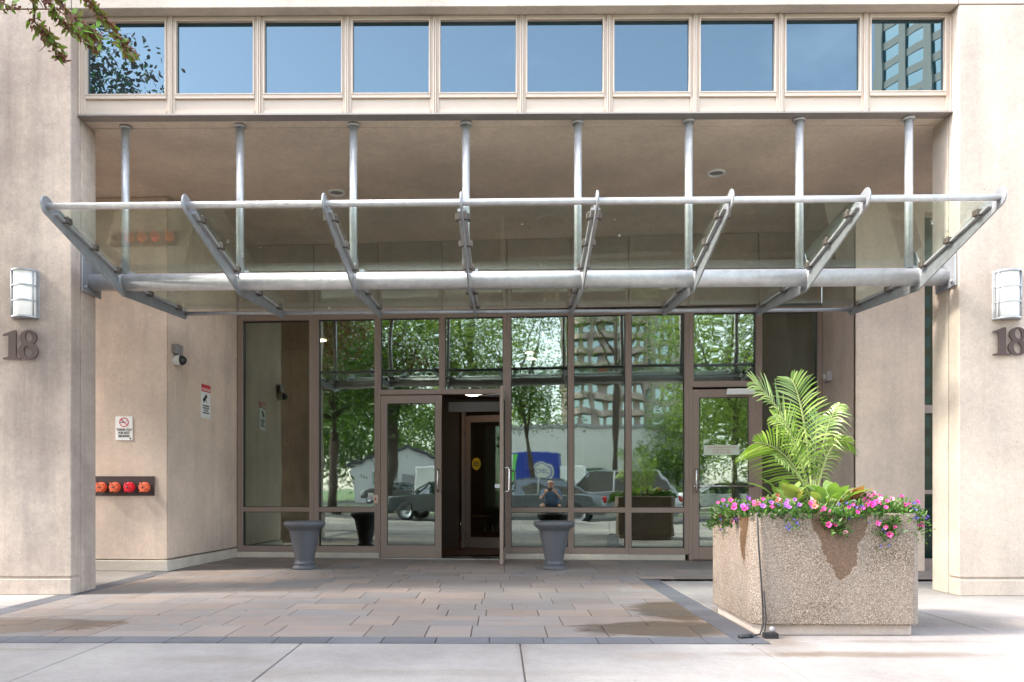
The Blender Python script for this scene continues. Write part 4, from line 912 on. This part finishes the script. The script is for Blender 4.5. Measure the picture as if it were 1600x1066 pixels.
def broadleaf(loc, lab, n, L, seed, tl=(0, 1), name='begonia'):
    rn = random.Random(seed); r_ = thing(name, lab, 'plant', (loc[0], loc[1], loc[2]+.03), 0, 'broad-leaved plants in the concrete planter')
    for i in range(n):
        a = 2*math.pi*i/n*1.9+rn.uniform(-.3, .3); el = rn.uniform(.75, 1.35); d = Vector((math.cos(a)*math.cos(el), math.sin(a)*math.cos(el), math.sin(el))); l = L*1.02*rn.uniform(.7, 1.15)
        st = d*l*.5; sd2 = d.cross(Vector((0, 0, 1))).normalized(); V = []; Fc = []; T = []; tn = rn.uniform(*tl)
        for s in range(7):
            f = s/6; c = st+d*l*.75*f+Vector((math.cos(a), math.sin(a), -.8))*.25*l*f*f; wd = l*.19*math.sin(math.pi*(.08+.92*f)**.85) if s < 6 else .001
            V += [c-sd2*wd+Vector((0, 0, wd*.25)), c, c+sd2*wd+Vector((0, 0, wd*.25))]
        for s in range(6):
            for q in (0, 1): Fc.append([3*s+q, 3*s+q+1, 3*s+q+4, 3*s+q+3]); T.append(min(1, tn+(.15 if q else 0)))
        k = MB(); k.tube([(0, 0, -.02), st*.6, st], .004, 5); k.mats = [M['stem'], M['broad']]; o = len(k.v); k.cur = 1; k.smooth = True; k.add(V, Fc)
        lo = k.build('leaf', None, r_); at2 = lo.data.attributes.new('tint', 'FLOAT', 'FACE'); at2.data.foreach_set('value', [tn]*len(lo.data.polygons))
    return r_
broadleaf((PC.x-.19, PC.y-.22, T0), 'broad-leaved plant with red-edged green leaves left of the palm', 13, .19, 1, (.2, .8))
broadleaf((PC.x-.03, PC.y-.30, T0), 'broad-leaved plant with pale green arching leaves right in front of the palm', 9, .17, 2, (.1, .4))
broadleaf((PC.x+.08, PC.y-.22, T0), 'tall broad green leaved plant with one drooping leaf right of the palm', 11, .22, 3, (.1, .35))
broadleaf((PC.x+.25, PC.y-.15, T0), 'broad-leaved plant with coral red leaf tips on the right of the planter', 10, .18, 4, (.3, 1))
broadleaf((PC.x-.13, PC.y+.05, T0), 'tall green broad-leaved plant behind the palm stems', 9, .24, 5, (.05, .3))
k = thing('small_figurine', 'small white drooping leaf ornament standing in front of the palm canes', 'ornament', (PC.x-.07, yf+.14, T0))
q = MB(); q.lathe([(.001, .0), (.018, .0), (.022, .05), (.016, .1), (.022, .14), (.012, .17), (.001, .175)], 12); q.build('body', M['whitep'], k)
# ------------------------------------------------------------------ trees
def tree(name, lab, loc, H, crown_c, crown_r, nleaf, leafL, mat, trunk_r=.15, lean=(0, 0), group=None, nclump=46, limbs=9, seed=0, droop=0.2, narrow=.5):
    rn = random.Random(seed+5); r_ = thing(name, lab, 'tree', loc, 0, group)
    cc = Vector(crown_c); cr = Vector(crown_r)
    k = MB(); top = Vector((lean[0], lean[1], cc.z-cr.z*.1)); P = [Vector((0, 0, -.1)), Vector((top.x*.3+rn.uniform(-.1, .1), top.y*.3, top.z*.35)), Vector((top.x*.65, top.y*.65+rn.uniform(-.1, .1), top.z*.7)), top]
    k.tube(P, [trunk_r*1.2, trunk_r*.9, trunk_r*.7, trunk_r*.3], 10)
    cl = []
    for i in range(nclump):
        v = Vector((rn.gauss(0, 1), rn.gauss(0, 1), rn.gauss(0, 1))).normalized()*(rn.uniform(.35, 1.0)**.6)
        cl.append(cc+Vector((v.x*cr.x, v.y*cr.y, v.z*cr.z*(1 if v.z > 0 else .75))))
    for i in range(limbs):
        e = cl[i*len(cl)//limbs]; s = P[1].lerp(P[3], rn.uniform(.2, .95)); m_ = s.lerp(e, .5)+Vector((rn.uniform(-.2, .2), rn.uniform(-.2, .2), rn.uniform(.0, .4)))
        k.tube([s, m_, e], [trunk_r*.42, trunk_r*.25, trunk_r*.06], 6)
    k.build('trunk', M['bark'], r_)
    per = nleaf//nclump; C = []; T = []
    for c in cl:
        rr = rn.uniform(.6, 1.25)*min(cr)*.30; base_t = rn.uniform(.05, .6)
        q = np.clip(RNG.normal(size=(per, 3)), -1.7, 1.7)*rr*np.array([1, 1, .7])+np.array(c); q[:, 2] -= droop*np.abs(RNG.normal(size=per))*rr*2
        C.append(q); T.append(np.clip(base_t+RNG.uniform(0, .4, per)+(q[:, 2]-c.z)/rr*.1, 0, 1))
    C = np.concatenate(C); T = np.concatenate(T)
    V = leaf_polys(C, leafL, leafL*narrow, droop=.5)
    leaves_obj('crown', V, None, T, M[mat], r_); return r_
# crab apple near the camera with sprays hanging into view
crab = tree('crab_apple_tree', 'crab apple tree with reddish brown and green leaf sprays hanging in at top left', (-6.45, 4.1, 0), 7, (0, 0, 5.15), (1.95, 1.7, 1.75), 42000, .08, 'crab', .13, nclump=130, seed=3, droop=.1)
cl_ = Vector(crab.location)
def spray(pts, Y, nl, up, seed):
    rn = random.Random(seed); P = [Vector(u_) for u_ in up]+[at(px, py, Y+.05*i) for i, (px, py) in enumerate(pts)]; P = [p-cl_ for p in P]
    n = len(P); k = MB(); k.tube(P, [.010-.0085*min(1, i/(n-1)*1.1) if i < n-1 else .001 for i in range(n)], 7); bo = k.build('branch', M['twig'], crab)
    seg0 = len(up)-1; C = []; D = []; T = []; L = []
    for i in range(int(nl*1.7)):
        t_ = seg0+(n-1-seg0)*rn.random()**.8; i0 = min(int(t_), n-2); p = P[i0].lerp(P[i0+1], t_-i0); d = (P[i0+1]-P[i0]).normalized()
        C.append(p+Vector((rn.gauss(0, .012), rn.gauss(0, .012), rn.gauss(0, .012)))); D.append(d*.5+Vector((rn.gauss(0, .6), rn.gauss(0, .6), rn.gauss(0, .5)-.15)))
        g_ = rn.random(); T.append(rn.uniform(0, .5) if g_ < .80 else rn.uniform(.7, 1)); L.append(.034 if g_ < .80 else .06)
    C = np.array([tuple(c) for c in C]); D = np.array([tuple(c) for c in D]); Lx = np.array(L)
    V = leaf_polys(C, 1.0, .42, dirs=D); V = C[:, None, :]+(V-C[:, None, :])*Lx[:, None, None]
    leaves_obj('leaves', V, None, T, M['crab'], bo)
    for i in range(max(3, nl//22)):
        p = P[-1].lerp(P[seg0], rn.random()*.8); k = MB(); e = p+Vector((rn.gauss(0, .03), rn.gauss(0, .02), rn.gauss(-.02, .02))); k.tube([p, e], [.003, .001], 5); k.build('twig', M['twig'], bo)
Y4 = 4.25
tree('added_sunblock_tree', 'added unseen leafy tree past the left passage, keeping sun out of the recess', (-13.5, 8.6, 0), 9, (0, 0, 6.2), (2.6, 2.4, 2.6), 12000, .14, 'leafd', .16, seed=14)  # unseen tree, added to block direct sun through the open left end
tree('added_shade_tree', 'leafy tree added out of view behind the camera to the left, shading the sidewalk', (-8.2, -.4, 0), 9, (0, 0, 5.9), (2.6, 2.2, 2.1), 11000, .13, 'leafd', .16, seed=12)  # added outside the frame to cast shade over the near sidewalk
spray([(45, -30), (52, 0), (54, 34), (66, 50), (78, 62), (88, 82), (98, 92)], Y4, 150, [(-4.9, 4.2, 5.2), (-3.6, 4.2, 4.3)], 1)
spray([(62, -30), (75, 0), (86, 22), (105, 40), (120, 50), (135, 60), (150, 78)], Y4, 190, [(-4.7, 4.3, 5.3), (-3.4, 4.2, 4.4)], 2)
spray([(115, -40), (132, -5), (152, 16), (168, 36), (182, 56), (195, 72), (207, 88)], Y4+.05, 210, [(-4.6, 4.2, 5.6), (-3.1, 4.2, 4.6)], 3)
spray([(84, -20), (104, 20), (124, 35), (140, 48), (155, 60)], Y4-.05, 150, [(-4.7, 4.1, 5.4), (-3.2, 4.2, 4.5)], 4)
spray([(-30, -20), (-5, 0), (10, 8), (24, 14)], Y4-.1, 60, [(-4.9, 4.1, 5.0), (-3.5, 4.1, 4.1)], 5)
tree('shade_tree', 'leafy green shade tree standing to the left of the entrance', (-10.5, 3.0, 0), 9, (0, 0, 6.0), (2.4, 2.2, 2.2), 9000, .11, 'leaf', .17, seed=11)
# trees across the road, seen in the glass
def rtree(px, D, H, cz, cr, n, L, mat, lab, lean=(0, 0), tr=.16, seed=0, name='street_tree', nclump=46, group='trees across the street reflected in the glass', **kw):
    p = refl(px, D, -.05); return tree(name, lab, p, H, (lean[0], lean[1], cz), cr, n, L, mat, tr, lean, group, nclump=nclump, seed=seed, **kw)
rtree(520, 29.6, 9, 6.0, (3.4, 2.6, 3.5), 18000, 0.133, 'leafd', 'dark green leafy tree reflected in the second lobby pane', seed=21)
rtree(612, 30, 9, 6.6, (3.2, 2.6, 2.6), 19500, 0.140, 'leaf', 'bright green tree reflected above the closed glass door', seed=22, narrow=.4)
rtree(742, 29.8, 9, 6.6, (2.9, 2.5, 2.9), 13500, 0.133, 'leafw', 'sparse yellow green tree reflected above the open door', seed=23, narrow=.35)
rtree(842, 29.6, 8, 6.2, (2.8, 2.3, 3.1), 16500, 0.117, 'leaf', 'leaning tree reflected in the pane right of the open door', (-.9, 0), .10, seed=24, narrow=.35)
rtree(958, 29.8, 9, 8.2, (1.7, 1.6, 1.4), 700, .12, 'leafd', 'tall bare trunk reflected in the dark sixth lobby pane', (.1, 0), .13, seed=25, limbs=3)
rtree(1050, 62, 9, 4.3, (3.6, 3.4, 3.2), 12000, 0.203, 'leafd', 'round bushy tree reflected low in the pane beside the right door', seed=26)
rtree(1150, 30.6, 13, 7.2, (3.7, 3.2, 5.2), 30000, 0.187, 'leafw', 'large weeping tree reflected in the right hand glass door', seed=27, nclump=70, droop=.9, narrow=.3)
for i, (px, D) in enumerate(((430, 40), (470, 60), (560, 62), (700, 75), (1230, 50), (1330, 70), (640, 72), (815, 80))):
    rtree(px, D, 9, 6.3, (5.2, 4.2, 5.0), 8500, .30, ['leafd', 'leaf'][i % 2], ['far tree at the left end of the reflected row', 'second far tree from the left in the reflected row', 'far tree reflected behind the white garage', 'far tree reflected behind the white van', 'far tree behind the weeping tree', 'farthest right tree of the reflected row', 'wide far tree rising over the garage roof', 'far tree rising over the warehouse roof behind the blue truck'][i], seed=40+i, name='distant_tree')
# low hedge
hp = refl(1028, 41, -.03); hd = thing('hedge', 'low dark green hedge reflected under the bushy tree', 'hedge', hp, rad(-8)); C = np.stack([RNG.uniform(-3.2, 3.2, 5200), RNG.uniform(-.5, .5, 5200), RNG.uniform(0, .95, 5200)], 1)
leaves_obj('foliage', leaf_polys(C, .11, .06), None, RNG.uniform(0, .8, 5200), M['leafd'], hd)
k = MB(); k.box(-3.1, 3.1, -.35, .35, -.05, .7); k.build('stems', M['bark'], hd)

# ------------------------------------------------------------------ vehicles
M['tyre'] = M['rubber']; M['rim'] = plain('alloy_rim', (.5, .5, .52), .3, .9); M['headl'] = plain('headlight', (.75, .76, .78), .1, .2, .03); M['tail'] = plain('tail_light', (.45, .01, .01), .2)
def paint(name, c):
    m_, t_, b_ = newmat(name); b_.inputs['Base Color'].default_value = (*c, 1); b_.inputs['Metallic'].default_value = .3; b_.inputs['Roughness'].default_value = .28; b_.inputs['Coat Weight'].default_value = .8
    f = noise(t_, coords(t_), 5, 3); t_.links.new(mix(t_, f, tuple(x*.92 for x in c), tuple(x*1.05 for x in c)), b_.inputs['Base Color']); return m_
def car(lab, loc, rz, col, suv=False, group='cars reflected in the lobby glass'):
    r_ = thing('parked_car', lab, 'car', loc, rz, group); pm_ = paint('car_paint', col)
    L = 4.6; W = .90; h = 1.68 if suv else 1.42; bl_ = .95 if suv else .88
    # side profile of the lower body and of the cabin, lofted across the width
    low = [(-2.25, .35), (-2.30, .55), (-2.22, .82), (-1.4, bl_+.02), (1.6 if not suv else 2.1, bl_+.05), (2.2, bl_-.02), (2.30, .6), (2.22, .32)]
    n = len(low); k = MB(); k.smooth = True; rings = [(-W, .86, -.02), (-W*.96, .97, .0), (-W*.8, 1.0, .0), (0, 1.01, .012), (W*.8, 1.0, 0), (W*.96, .97, 0), (W, .86, -.02)]
    vs = [(x*sx, y, z+dz*(1 if z > .5 else 0)) for (y, sx, dz) in rings for (x, z) in low]
    fs = [(i*n+j, i*n+(j+1) % n, (i+1)*n+(j+1) % n, (i+1)*n+j) for i in range(len(rings)-1) for j in range(n)]
    k.add(vs, fs); k.smooth = False; k.add([vs[i] for i in range(n)], [list(range(n))]); k.add([vs[-n+i] for i in range(n)], [list(range(n))]); k.build('body', pm_, r_, bevel=.03)
    rear = 2.1 if suv else 1.75
    cab = [(-1.25, bl_), (-.45, h-.06), (.0, h), (1.0 if not suv else 1.5, h-.01), (rear, bl_+.02)]
    m_ = len(cab); rr = [(-W*.93, 0), (-W*.72, 1), (W*.72, 1), (W*.93, 0)]
    k = MB(); vs = []
    for (y, u_) in rr:
        for (x, z) in cab: vs.append((x, y, z)) if u_ else vs.append((x*1.02, y, bl_))
    k.add(vs, [(i*m_+j, i*m_+j+1, (i+1)*m_+j+1, (i+1)*m_+j) for i in range(3) for j in range(m_-1)]); k.build('windows', M['carglass'], r_)
    k = MB(); k.prism([(-.5, h-.03), (0, h+.012), (1.0 if not suv else 1.5, h+.008), (1.15 if not suv else 1.7, h-.06), (0, h-.035)], 'y', -W*.74, W*.74)
    for sy in (-1, 1):
        for (xa_, za_, xb_, zb_) in ((-1.27, bl_, -.48, h-.04), (.25, bl_, .3, h-.02), (rear+.02, bl_, 1.1 if not suv else 1.62, h-.04)): k.tube([(xa_, sy*W*.93, za_), (xb_, sy*W*.735, zb_)], .035, 6)
    k.build('roof', pm_, r_, bevel=.01)
    for x in (-1.42, 1.38):
        for sy in (-1, 1):
            k = MB(); k.lathe([(.22, -.11), (.31, -.11), (.33, -.08), (.33, .08), (.31, .11), (.22, .11)], 28, (x, sy*(W-.09), .33), 'y'); wo = k.build('wheel', M['tyre'], r_)
            k = MB(); k.lathe([(.001, .07*sy), (.06, .09*sy), (.08, .06*sy), (.2, .09*sy), (.225, .105*sy)], 10, (x, sy*(W-.09), .33), 'y'); k.build('rim', M['rim'], wo)
    for sy in (-1, 1):
        k = MB(); k.box(-2.31, -2.12, sy*.58-.2, sy*.58+.2, .60, .74); k.build('headlight', M['headl'], r_, bevel=.03)
        k = MB(); k.box(2.12, 2.31, sy*.62-.18, sy*.62+.18, .66, .84); k.build('tail_light', M['tail'], r_, bevel=.03)
        k = MB(); k.box(-.95, -.8, sy*1.0-.09, sy*1.0+.09, .92, 1.06); k.build('mirror', pm_, r_, bevel=.03)
    k = MB(); k.box(-2.335, -2.28, -.5, .5, .42, .56); k.build('grille', M['black'], r_)
    return r_
def rl(px, D, z=-.15): return refl(px, D, z)
car('dark green sedan nose reflected low in the closed glass door', rl(705, 27), rad(6), (.03, .045, .045))
car('grey sedan with sloping windscreen reflected right of the open door', rl(835, 24.2), rad(3), (.16, .18, .19))
car('silver estate car reflected in the sixth lobby pane', rl(945, 25.0), rad(2), (.42, .43, .45), True)
car('white sedan reflected in the right hand glass door', rl(1130, 34), rad(0), (.6, .61, .62))
car('black car reflected beside the garage', rl(620, 52, -.024), rad(4), (.02, .025, .03))
# step van
def van(lab, loc, rz):
    r_ = thing('delivery_van', lab, 'van', loc, rz); wm = paint('van_paint', (.62, .62, .62))
    k = MB(); k.prism([(-3.0, .4), (-3.05, .95), (-2.75, 1.15), (-2.0, 2.35), (-1.9, 2.45), (2.9, 2.5), (2.95, .4)], 'y', -1.0, 1.0); k.build('body', wm, r_, bevel=.06)
    k = MB(); k.prism([(-2.74, 1.22), (-2.07, 2.3), (-2.10, 2.32), (-2.78, 1.24)], 'y', -.9, .9); k.build('windscreen', M['carglass'], r_)
    for sy in (-1, 1):
        k = MB(); k.prism([(-2.45, 1.25), (-1.95, 2.1), (-1.2, 2.1), (-1.2, 1.25)], 'y', sy*1.0, sy*1.012); k.build('side_window', M['carglass'], r_)
        k = MB(); k.box(-3.08, -2.98, sy*.7-.18, sy*.7+.18, .72, .95); k.build('headlight', M['headl'], r_, bevel=.02)
        for x in (-2.1, 1.9):
            k = MB(); k.lathe([(.2, -.12), (.36, -.12), (.38, -.08), (.38, .08), (.36, .12), (.2, .12)], 24, (x, sy*.9, .38), 'y'); wo = k.build('wheel', M['tyre'], r_); k = MB(); k.lathe([(.001, sy*.1), (.19, sy*.09), (.21, sy*.11)], 16, (x, sy*.9, .38), 'y'); k.build('rim', M['rim'], wo)
    k = MB(); k.box(-3.06, -3.04, -.45, .45, .6, .85); k.build('grille', M['black'], r_)
van('white delivery van reflected in the closed glass door', rl(722, 49, -.024), rad(184))
def truck(lab, loc, rz):
    r_ = thing('delivery_truck', lab, 'truck', loc, rz); bm_ = plain('truck_blue', (.02, .05, .32), .35, 0, .05)
    k = MB(); k.box(-2.4, 1.6, -1.15, 1.15, .75, 3.2); k.build('cargo_box', bm_, r_, bevel=.03)
    k = MB(); k.prism([(1.65, .5), (3.4, .5), (3.4, 1.3), (3.0, 2.3), (1.65, 2.35)], 'y', -1.0, 1.0); cb = k.build('cab', M['white'], r_, bevel=.05)
    k = MB(); k.prism([(3.02, 1.35), (3.41, 1.35), (3.03, 2.2)], 'y', -.9, .9); k.build('windscreen', M['carglass'], cb)
    cols = [(.7, .03, .03), (.85, .3, .03), (.85, .7, .1), (.8, .8, .8), (.1, .5, .08), (.15, .6, .1)]
    for i, c in enumerate(cols):
        k = MB(); x0 = -2.3+i*.2; k.prism([(x0, .95), (x0+.2, .95), (x0+.2+.75-.1*i, 3.1), (x0+.75-.1*i, 3.1)], 'y', 1.152+.001*i, 1.158+.001*i); k.build('stripe', plain('truck_stripe', c, .4), r_)
    k = MB(); k.prism(ell(.65, 2.0, .62, .62, 36), 'y', 1.152, 1.160); k.build('emblem', M['whitep'], r_)
    me = shape_mesh([ell(0, 0, .54, .54, 40), ell(0, 0, .49, .49, 40)], .002); me.materials.append(bm_); o = bpy.data.objects.new('ring', me); COL.objects.link(o); o.parent = r_; o.rotation_euler = (rad(90), 0, 0); o.location = (.65, 1.164, 2.0)
    tx = text_mesh('lettering', 'OREL', .42, bm_, r_, (.65, 1.164, 2.0), (rad(90), 0, 0), sx=.9, ext=.002)
    k = MB(); k.prism([(-2.4, 1.0), (-.2, 1.0), (.8, 1.35), (-.5, 1.2)], 'y', 1.153, 1.159); k.build('stripe', plain('truck_teal', (.05, .35, .45), .4), r_)
    for x in (-1.5, 2.5):
        for sy in (-1, 1): k = MB(); k.lathe([(.001, -.14), (.42, -.14), (.45, -.1), (.45, .1), (.42, .14), (.001, .14)], 24, (x, sy*.95, .45), 'y'); k.build('wheel', M['tyre'], r_)
    k = MB(); k.box(-2.3, 3.3, -.5, .5, .45, .75); k.build('chassis', M['black'], r_); return r_
truck('blue delivery truck with rainbow stripes and round white emblem reflected right of the open door', rl(838, 47, -.024), rad(184-180+0))
# garage, podium and towers
def garage():
    p = refl(640, 60, -.03); r_ = thing('garage', 'white sided gable garage reflected in the closed glass door', 'building', p, rad(-12))
    sd_ = plain('white_siding', (.55, .54, .52), .7, 0, .08, 3)
    k = MB(); k.prism([(-4, 0), (4, 0), (4, 2.7), (0, 4.2), (-4, 2.7)], 'y', -4, 4); k.build('wall', sd_, r_)
    k = MB(); k.prism([(-4.4, 2.6), (0, 4.28), (4.4, 2.6), (4.4, 2.75), (0, 4.45), (-4.4, 2.75)], 'y', -4.3, 4.3); k.build('roof', plain('shingle', (.08, .08, .085), .9), r_)
    for x in (-2, 1.6): k = MB(); k.box(x-.5, x+.5, 4.0, 4.03, 1.1, 2.2); k.build('window', M['towerglass'], r_)
    k = MB(); k.box(-.5, .5, 4.0, 4.04, 0, 2.1); k.build('door', M['grey'], r_)
garage()
p = refl(900, 66, -.03); k = MB(); k.box(-7, 9, -3, 3, 0, 6.0)
pod = thing('warehouse', 'low pale grey warehouse reflected behind the trees', 'building', p, rad(-6)); k.build('wall', plain('warehouse_wall', (.62, .59, .54), .8, 0, .1, 1), pod)
k = MB(); k.box(-7.15, 9.15, -3.15, 3.15, 6.0, 6.25); k.build('roof', M['grey'], pod)
for x in (-4, 1, 6): k = MB(); k.box(x-.9, x+.9, 3.0, 3.03, 1.0, 2.6); k.build('window', M['towerglass'], pod)
def tower(name_l, p, rz, W, D, fl_, fh, wall, glass, balc, ribs, curved=False, base=0):
    r_ = thing('apartment_tower', name_l, 'building', p, rz); wm = plain('tower_wall', wall, .8, 0, .06, .3)
    fw = (lambda x: 1.8*(1-(2*x/W)**2)) if curved else (lambda x: 0)
    nx = 14; xs_ = [-W/2+W*i/nx for i in range(nx+1)]
    pts = [(x, D/2+fw(x)) for x in xs_]+[(W/2, -D/2), (-W/2, -D/2)]
    inner = [(x*.99, D/2+fw(x)-.35) for x in xs_]+[(W/2*.99, -D/2+.3), (-W/2*.99, -D/2+.3)]
    k = MB(); k.prism(inner, 'z', 0, fl_*fh); k.build('glazing', glass, r_)
    for f in range(fl_+1):
        k = MB(); k.prism(pts, 'z', f*fh, f*fh+fh*.38); k.build('floor_band', wm, r_)
    k = MB()
    for i in range(ribs+1):
        x = -W/2+W*i/ribs; w2 = .45
        k.box(x-w2 if i else x, x+w2 if i < ribs else x, D/2+fw(x)-.9, D/2+fw(x)+.03, 0, fl_*fh); k.box(x-w2 if i else x, x+w2 if i < ribs else x, -D/2+.0, -D/2+.5, 0, fl_*fh)
    for sx in (-1, 1):
        for yy in np.linspace(-D/2, D/2, 5): k.box(sx*W/2-.3, sx*W/2+.03*sx, yy-.6, yy+.6, 0, fl_*fh)
    k.build('pier', wm, r_)
    if balc:
        for f in range(1, fl_):
            k = MB()
            for bx_ in balc: k.prism(arc(bx_, D/2+fw(bx_), 1.9, 0, math.pi, 8), 'z', f*fh+.0, f*fh+.18); k.prism(arc(bx_, D/2+fw(bx_), 1.85, 0, math.pi, 8)+arc(bx_, D/2+fw(bx_), 1.78, math.pi, 0, 8), 'z', f*fh+.181, f*fh+1.1)
            k.build('balcony', wm, r_)
    k = MB(); k.box(-W/4, W/4, -D/4, D/4, fl_*fh+1, fl_*fh+4); k.build('roof_house', wm, r_); return r_
tower('reddish brown tower with rounded balconies reflected in the sixth lobby pane', refl(935, 150, -.05), rad(-8), 13, 16, 22, 2.9, (.36, .28, .25), M['towerglass'], (-4.4, 0, 4.4), 6)
tower('pale curved tower reflected in the pane left of the right door', refl(1012, 165, -.05), rad(-10), 15, 18, 26, 3.0, (.52, .47, .41), M['towerglass'], None, 7, True)
tower('thin distant pale tower reflected beside the curved one', refl(1062, 300, -.05), rad(-14), 12, 14, 30, 3.0, (.5, .5, .5), M['towerglass'], None, 8)
V_ = at(1525, PY0, 110); tp = Vector((V_.x, 2*YW-V_.y, -.05))
tower('beige tower with green windows reflected in the last upper window', tp, rad(-24), 20, 16, 27, 2.9, (.50, .42, .33), M['towerglass'], (-7, 3), 7)

# ------------------------------------------------------------------ the photographer, crouching behind the camera
def person(base):
    r_ = thing('person', 'crouching bald person in a blue t-shirt holding a camera, seen only in the lobby glass', 'person', base)
    skin = plain('skin', (.45, .26, .19), .5, 0, .06); sh = plain('navy_tshirt', (.08, .14, .25), .85); sho = plain('dark_shorts', (.03, .03, .04), .9); shoe = plain('grey_shoe', (.2, .2, .2), .8)
    J = {}; V = []; E = []; R = []
    def j(n_, p_, r1, par=None): J[n_] = len(V); V.append(p_); R.append(r1); (E.append((J[par], J[n_])) if par else None)
    j('pel', (0, -.28, .42), .15); j('sp', (0, -.20, .58), .135, 'pel'); j('ch', (0, -.08, .78), .15, 'sp'); j('nb', (0, -.02, .93), .07, 'ch'); j('nk', (0, .02, 1.0), .055, 'nb'); j('hd', (0, .06, 1.10), .085, 'nk'); j('ht', (0, .065, 1.19), .075, 'hd')
    for s, sg in (('l', -1), ('r', 1)):
        j('sh'+s, (sg*.18, -.04, .88), .065, 'ch'); j('el'+s, (sg*.27, .08, .66), .045, 'sh'+s); j('wr'+s, (sg*.11, .28, .84), .028, 'el'+s); j('pa'+s, (sg*.07, .34, .90), .032, 'wr'+s)
        j('hp'+s, (sg*.10, -.27, .38), .11, 'pel'); j('kn'+s, (sg*.20, .14, .50), .065, 'hp'+s); j('an'+s, (sg*.17, -.08, .10), .04, 'kn'+s); j('ft'+s, (sg*.18, .10, .035), .035, 'an'+s)
    me = bpy.data.meshes.new('body'); me.from_pydata(V, E, []); o = bpy.data.objects.new('body', me); COL.objects.link(o); o.parent = r_
    sk = o.modifiers.new('skin', 'SKIN'); 
    for i, q in enumerate(R): me.skin_vertices[0].data[i].radius = (q, q)
    me.skin_vertices[0].data[0].use_root = True; sk.use_smooth_shade = True; o.modifiers.new('s', 'SUBSURF').levels = 2; o.modifiers['s'].render_levels = 2; me.materials.append(skin)
    def shell(nm, names, grow, m_):
        V2 = []; E2 = []; R2 = []
        mp_ = {}
        for n_ in names: mp_[J[n_]] = len(V2); V2.append(V[J[n_]]); R2.append(R[J[n_]]+grow)
        for a_, b_ in E:
            if a_ in mp_ and b_ in mp_: E2.append((mp_[a_], mp_[b_]))
        me = bpy.data.meshes.new(nm); me.from_pydata(V2, E2, []); o2 = bpy.data.objects.new(nm, me); COL.objects.link(o2); o2.parent = r_; k2 = o2.modifiers.new('skin', 'SKIN'); k2.use_smooth_shade = True
        for i, q in enumerate(R2): me.skin_vertices[0].data[i].radius = (q, q)
        me.skin_vertices[0].data[0].use_root = True; q = o2.modifiers.new('s', 'SUBSURF'); q.levels = 2; q.render_levels = 2; me.materials.append(m_)
    shell('t_shirt', ['pel', 'sp', 'ch', 'shl', 'shr', 'ell', 'elr'], .016, sh); shell('shorts', ['pel', 'hpl', 'hpr', 'knl', 'knr'], .02, sho)
    for s, sg in (('l', -1), ('r', 1)):
        k = MB(); k.prism([(-.14, 0), (.15, 0), (.16, .04), (.08, .07), (-.05, .11), (-.13, .10)], 'x', sg*.18-.045, sg*.18+.045); k.build('shoe', shoe, r_, bevel=.02)
        for i in range(4):
            k = MB(); z = .925-.022*i; ln_ = (.075, .085, .08, .062)[i]; k.tube([(sg*.075, .35, z), (sg*.068, .38+.1*(ln_-.06), z+.002), (sg*.045, .395, z), (sg*(.07-ln_*.55), .39, z-.002)], [.0095, .009, .0085, .007], 8); k.build('finger', skin, r_)
        k = MB(); k.tube([(sg*.06, .325, .90), (sg*.045, .32, .925), (sg*.025, .32, .935)], [.012, .011, .009], 8); k.build('thumb', skin, r_)
        k = MB(); k.lathe([(.001, -.016), (.016, -.012), (.02, 0), (.016, .012), (.001, .016)], 10, (sg*.088, .05, 1.10), 'x'); k.build('ear', skin, r_)
        k = MB(); k.lathe([(.001, -.012), (.010, -.008), (.012, 0), (.001, .012)], 10, (sg*.03, .138, 1.115), 'y'); k.build('eye', M['black'], r_)
    k = MB(); k.tube([(0, .135, 1.125), (0, .158, 1.09), (0, .14, 1.082)], [.008, .014, .008], 8); k.build('nose', skin, r_)
    k = MB(); k.tube([(-.025, .135, 1.05), (0, .142, 1.048), (.025, .135, 1.05)], .006, 6); k.build('mouth', M['red'], r_)
    k = MB(); k.lathe([(.092, 0), (.090, .012), (.086, .02)], 20, (0, .045, 1.10)); k.build('hair', M['bark'], r_)
    return r_
person(Vector((.02, -.50, -.0)))
cm = thing('camera_body', 'black camera held by the crouching person', 'camera', (.02, -.1, .915))
k = MB(); k.box(-.065, .065, -.06, -.01, -.04, .045); k.box(-.025, .025, -.055, -.015, .045, .065); k.build('housing', M['black'], cm, bevel=.008)
k = MB(); k.lathe([(.001, -.01), (.034, -.01), (.036, .03), (.03, .05), (.001, .045)], 20, (0, 0, 0), 'y'); k.build('lens', M['black'], cm)
# litter on the paving
Cn = np.stack([RNG.uniform(-3, 1.5, 46), RNG.uniform(5, 9.6, 46), np.full(46, .003)], 1); V = leaf_polys(Cn, .025, .014); V[:, :, 2] = .002+np.abs(V[:, :, 2]-.003)*.3
leaves_obj('fallen_leaves', V, None, RNG.uniform(0, .5, 46), M['crab'], None, label='small dried leaves and petals scattered over the paving', cat='leaves', kind='stuff')
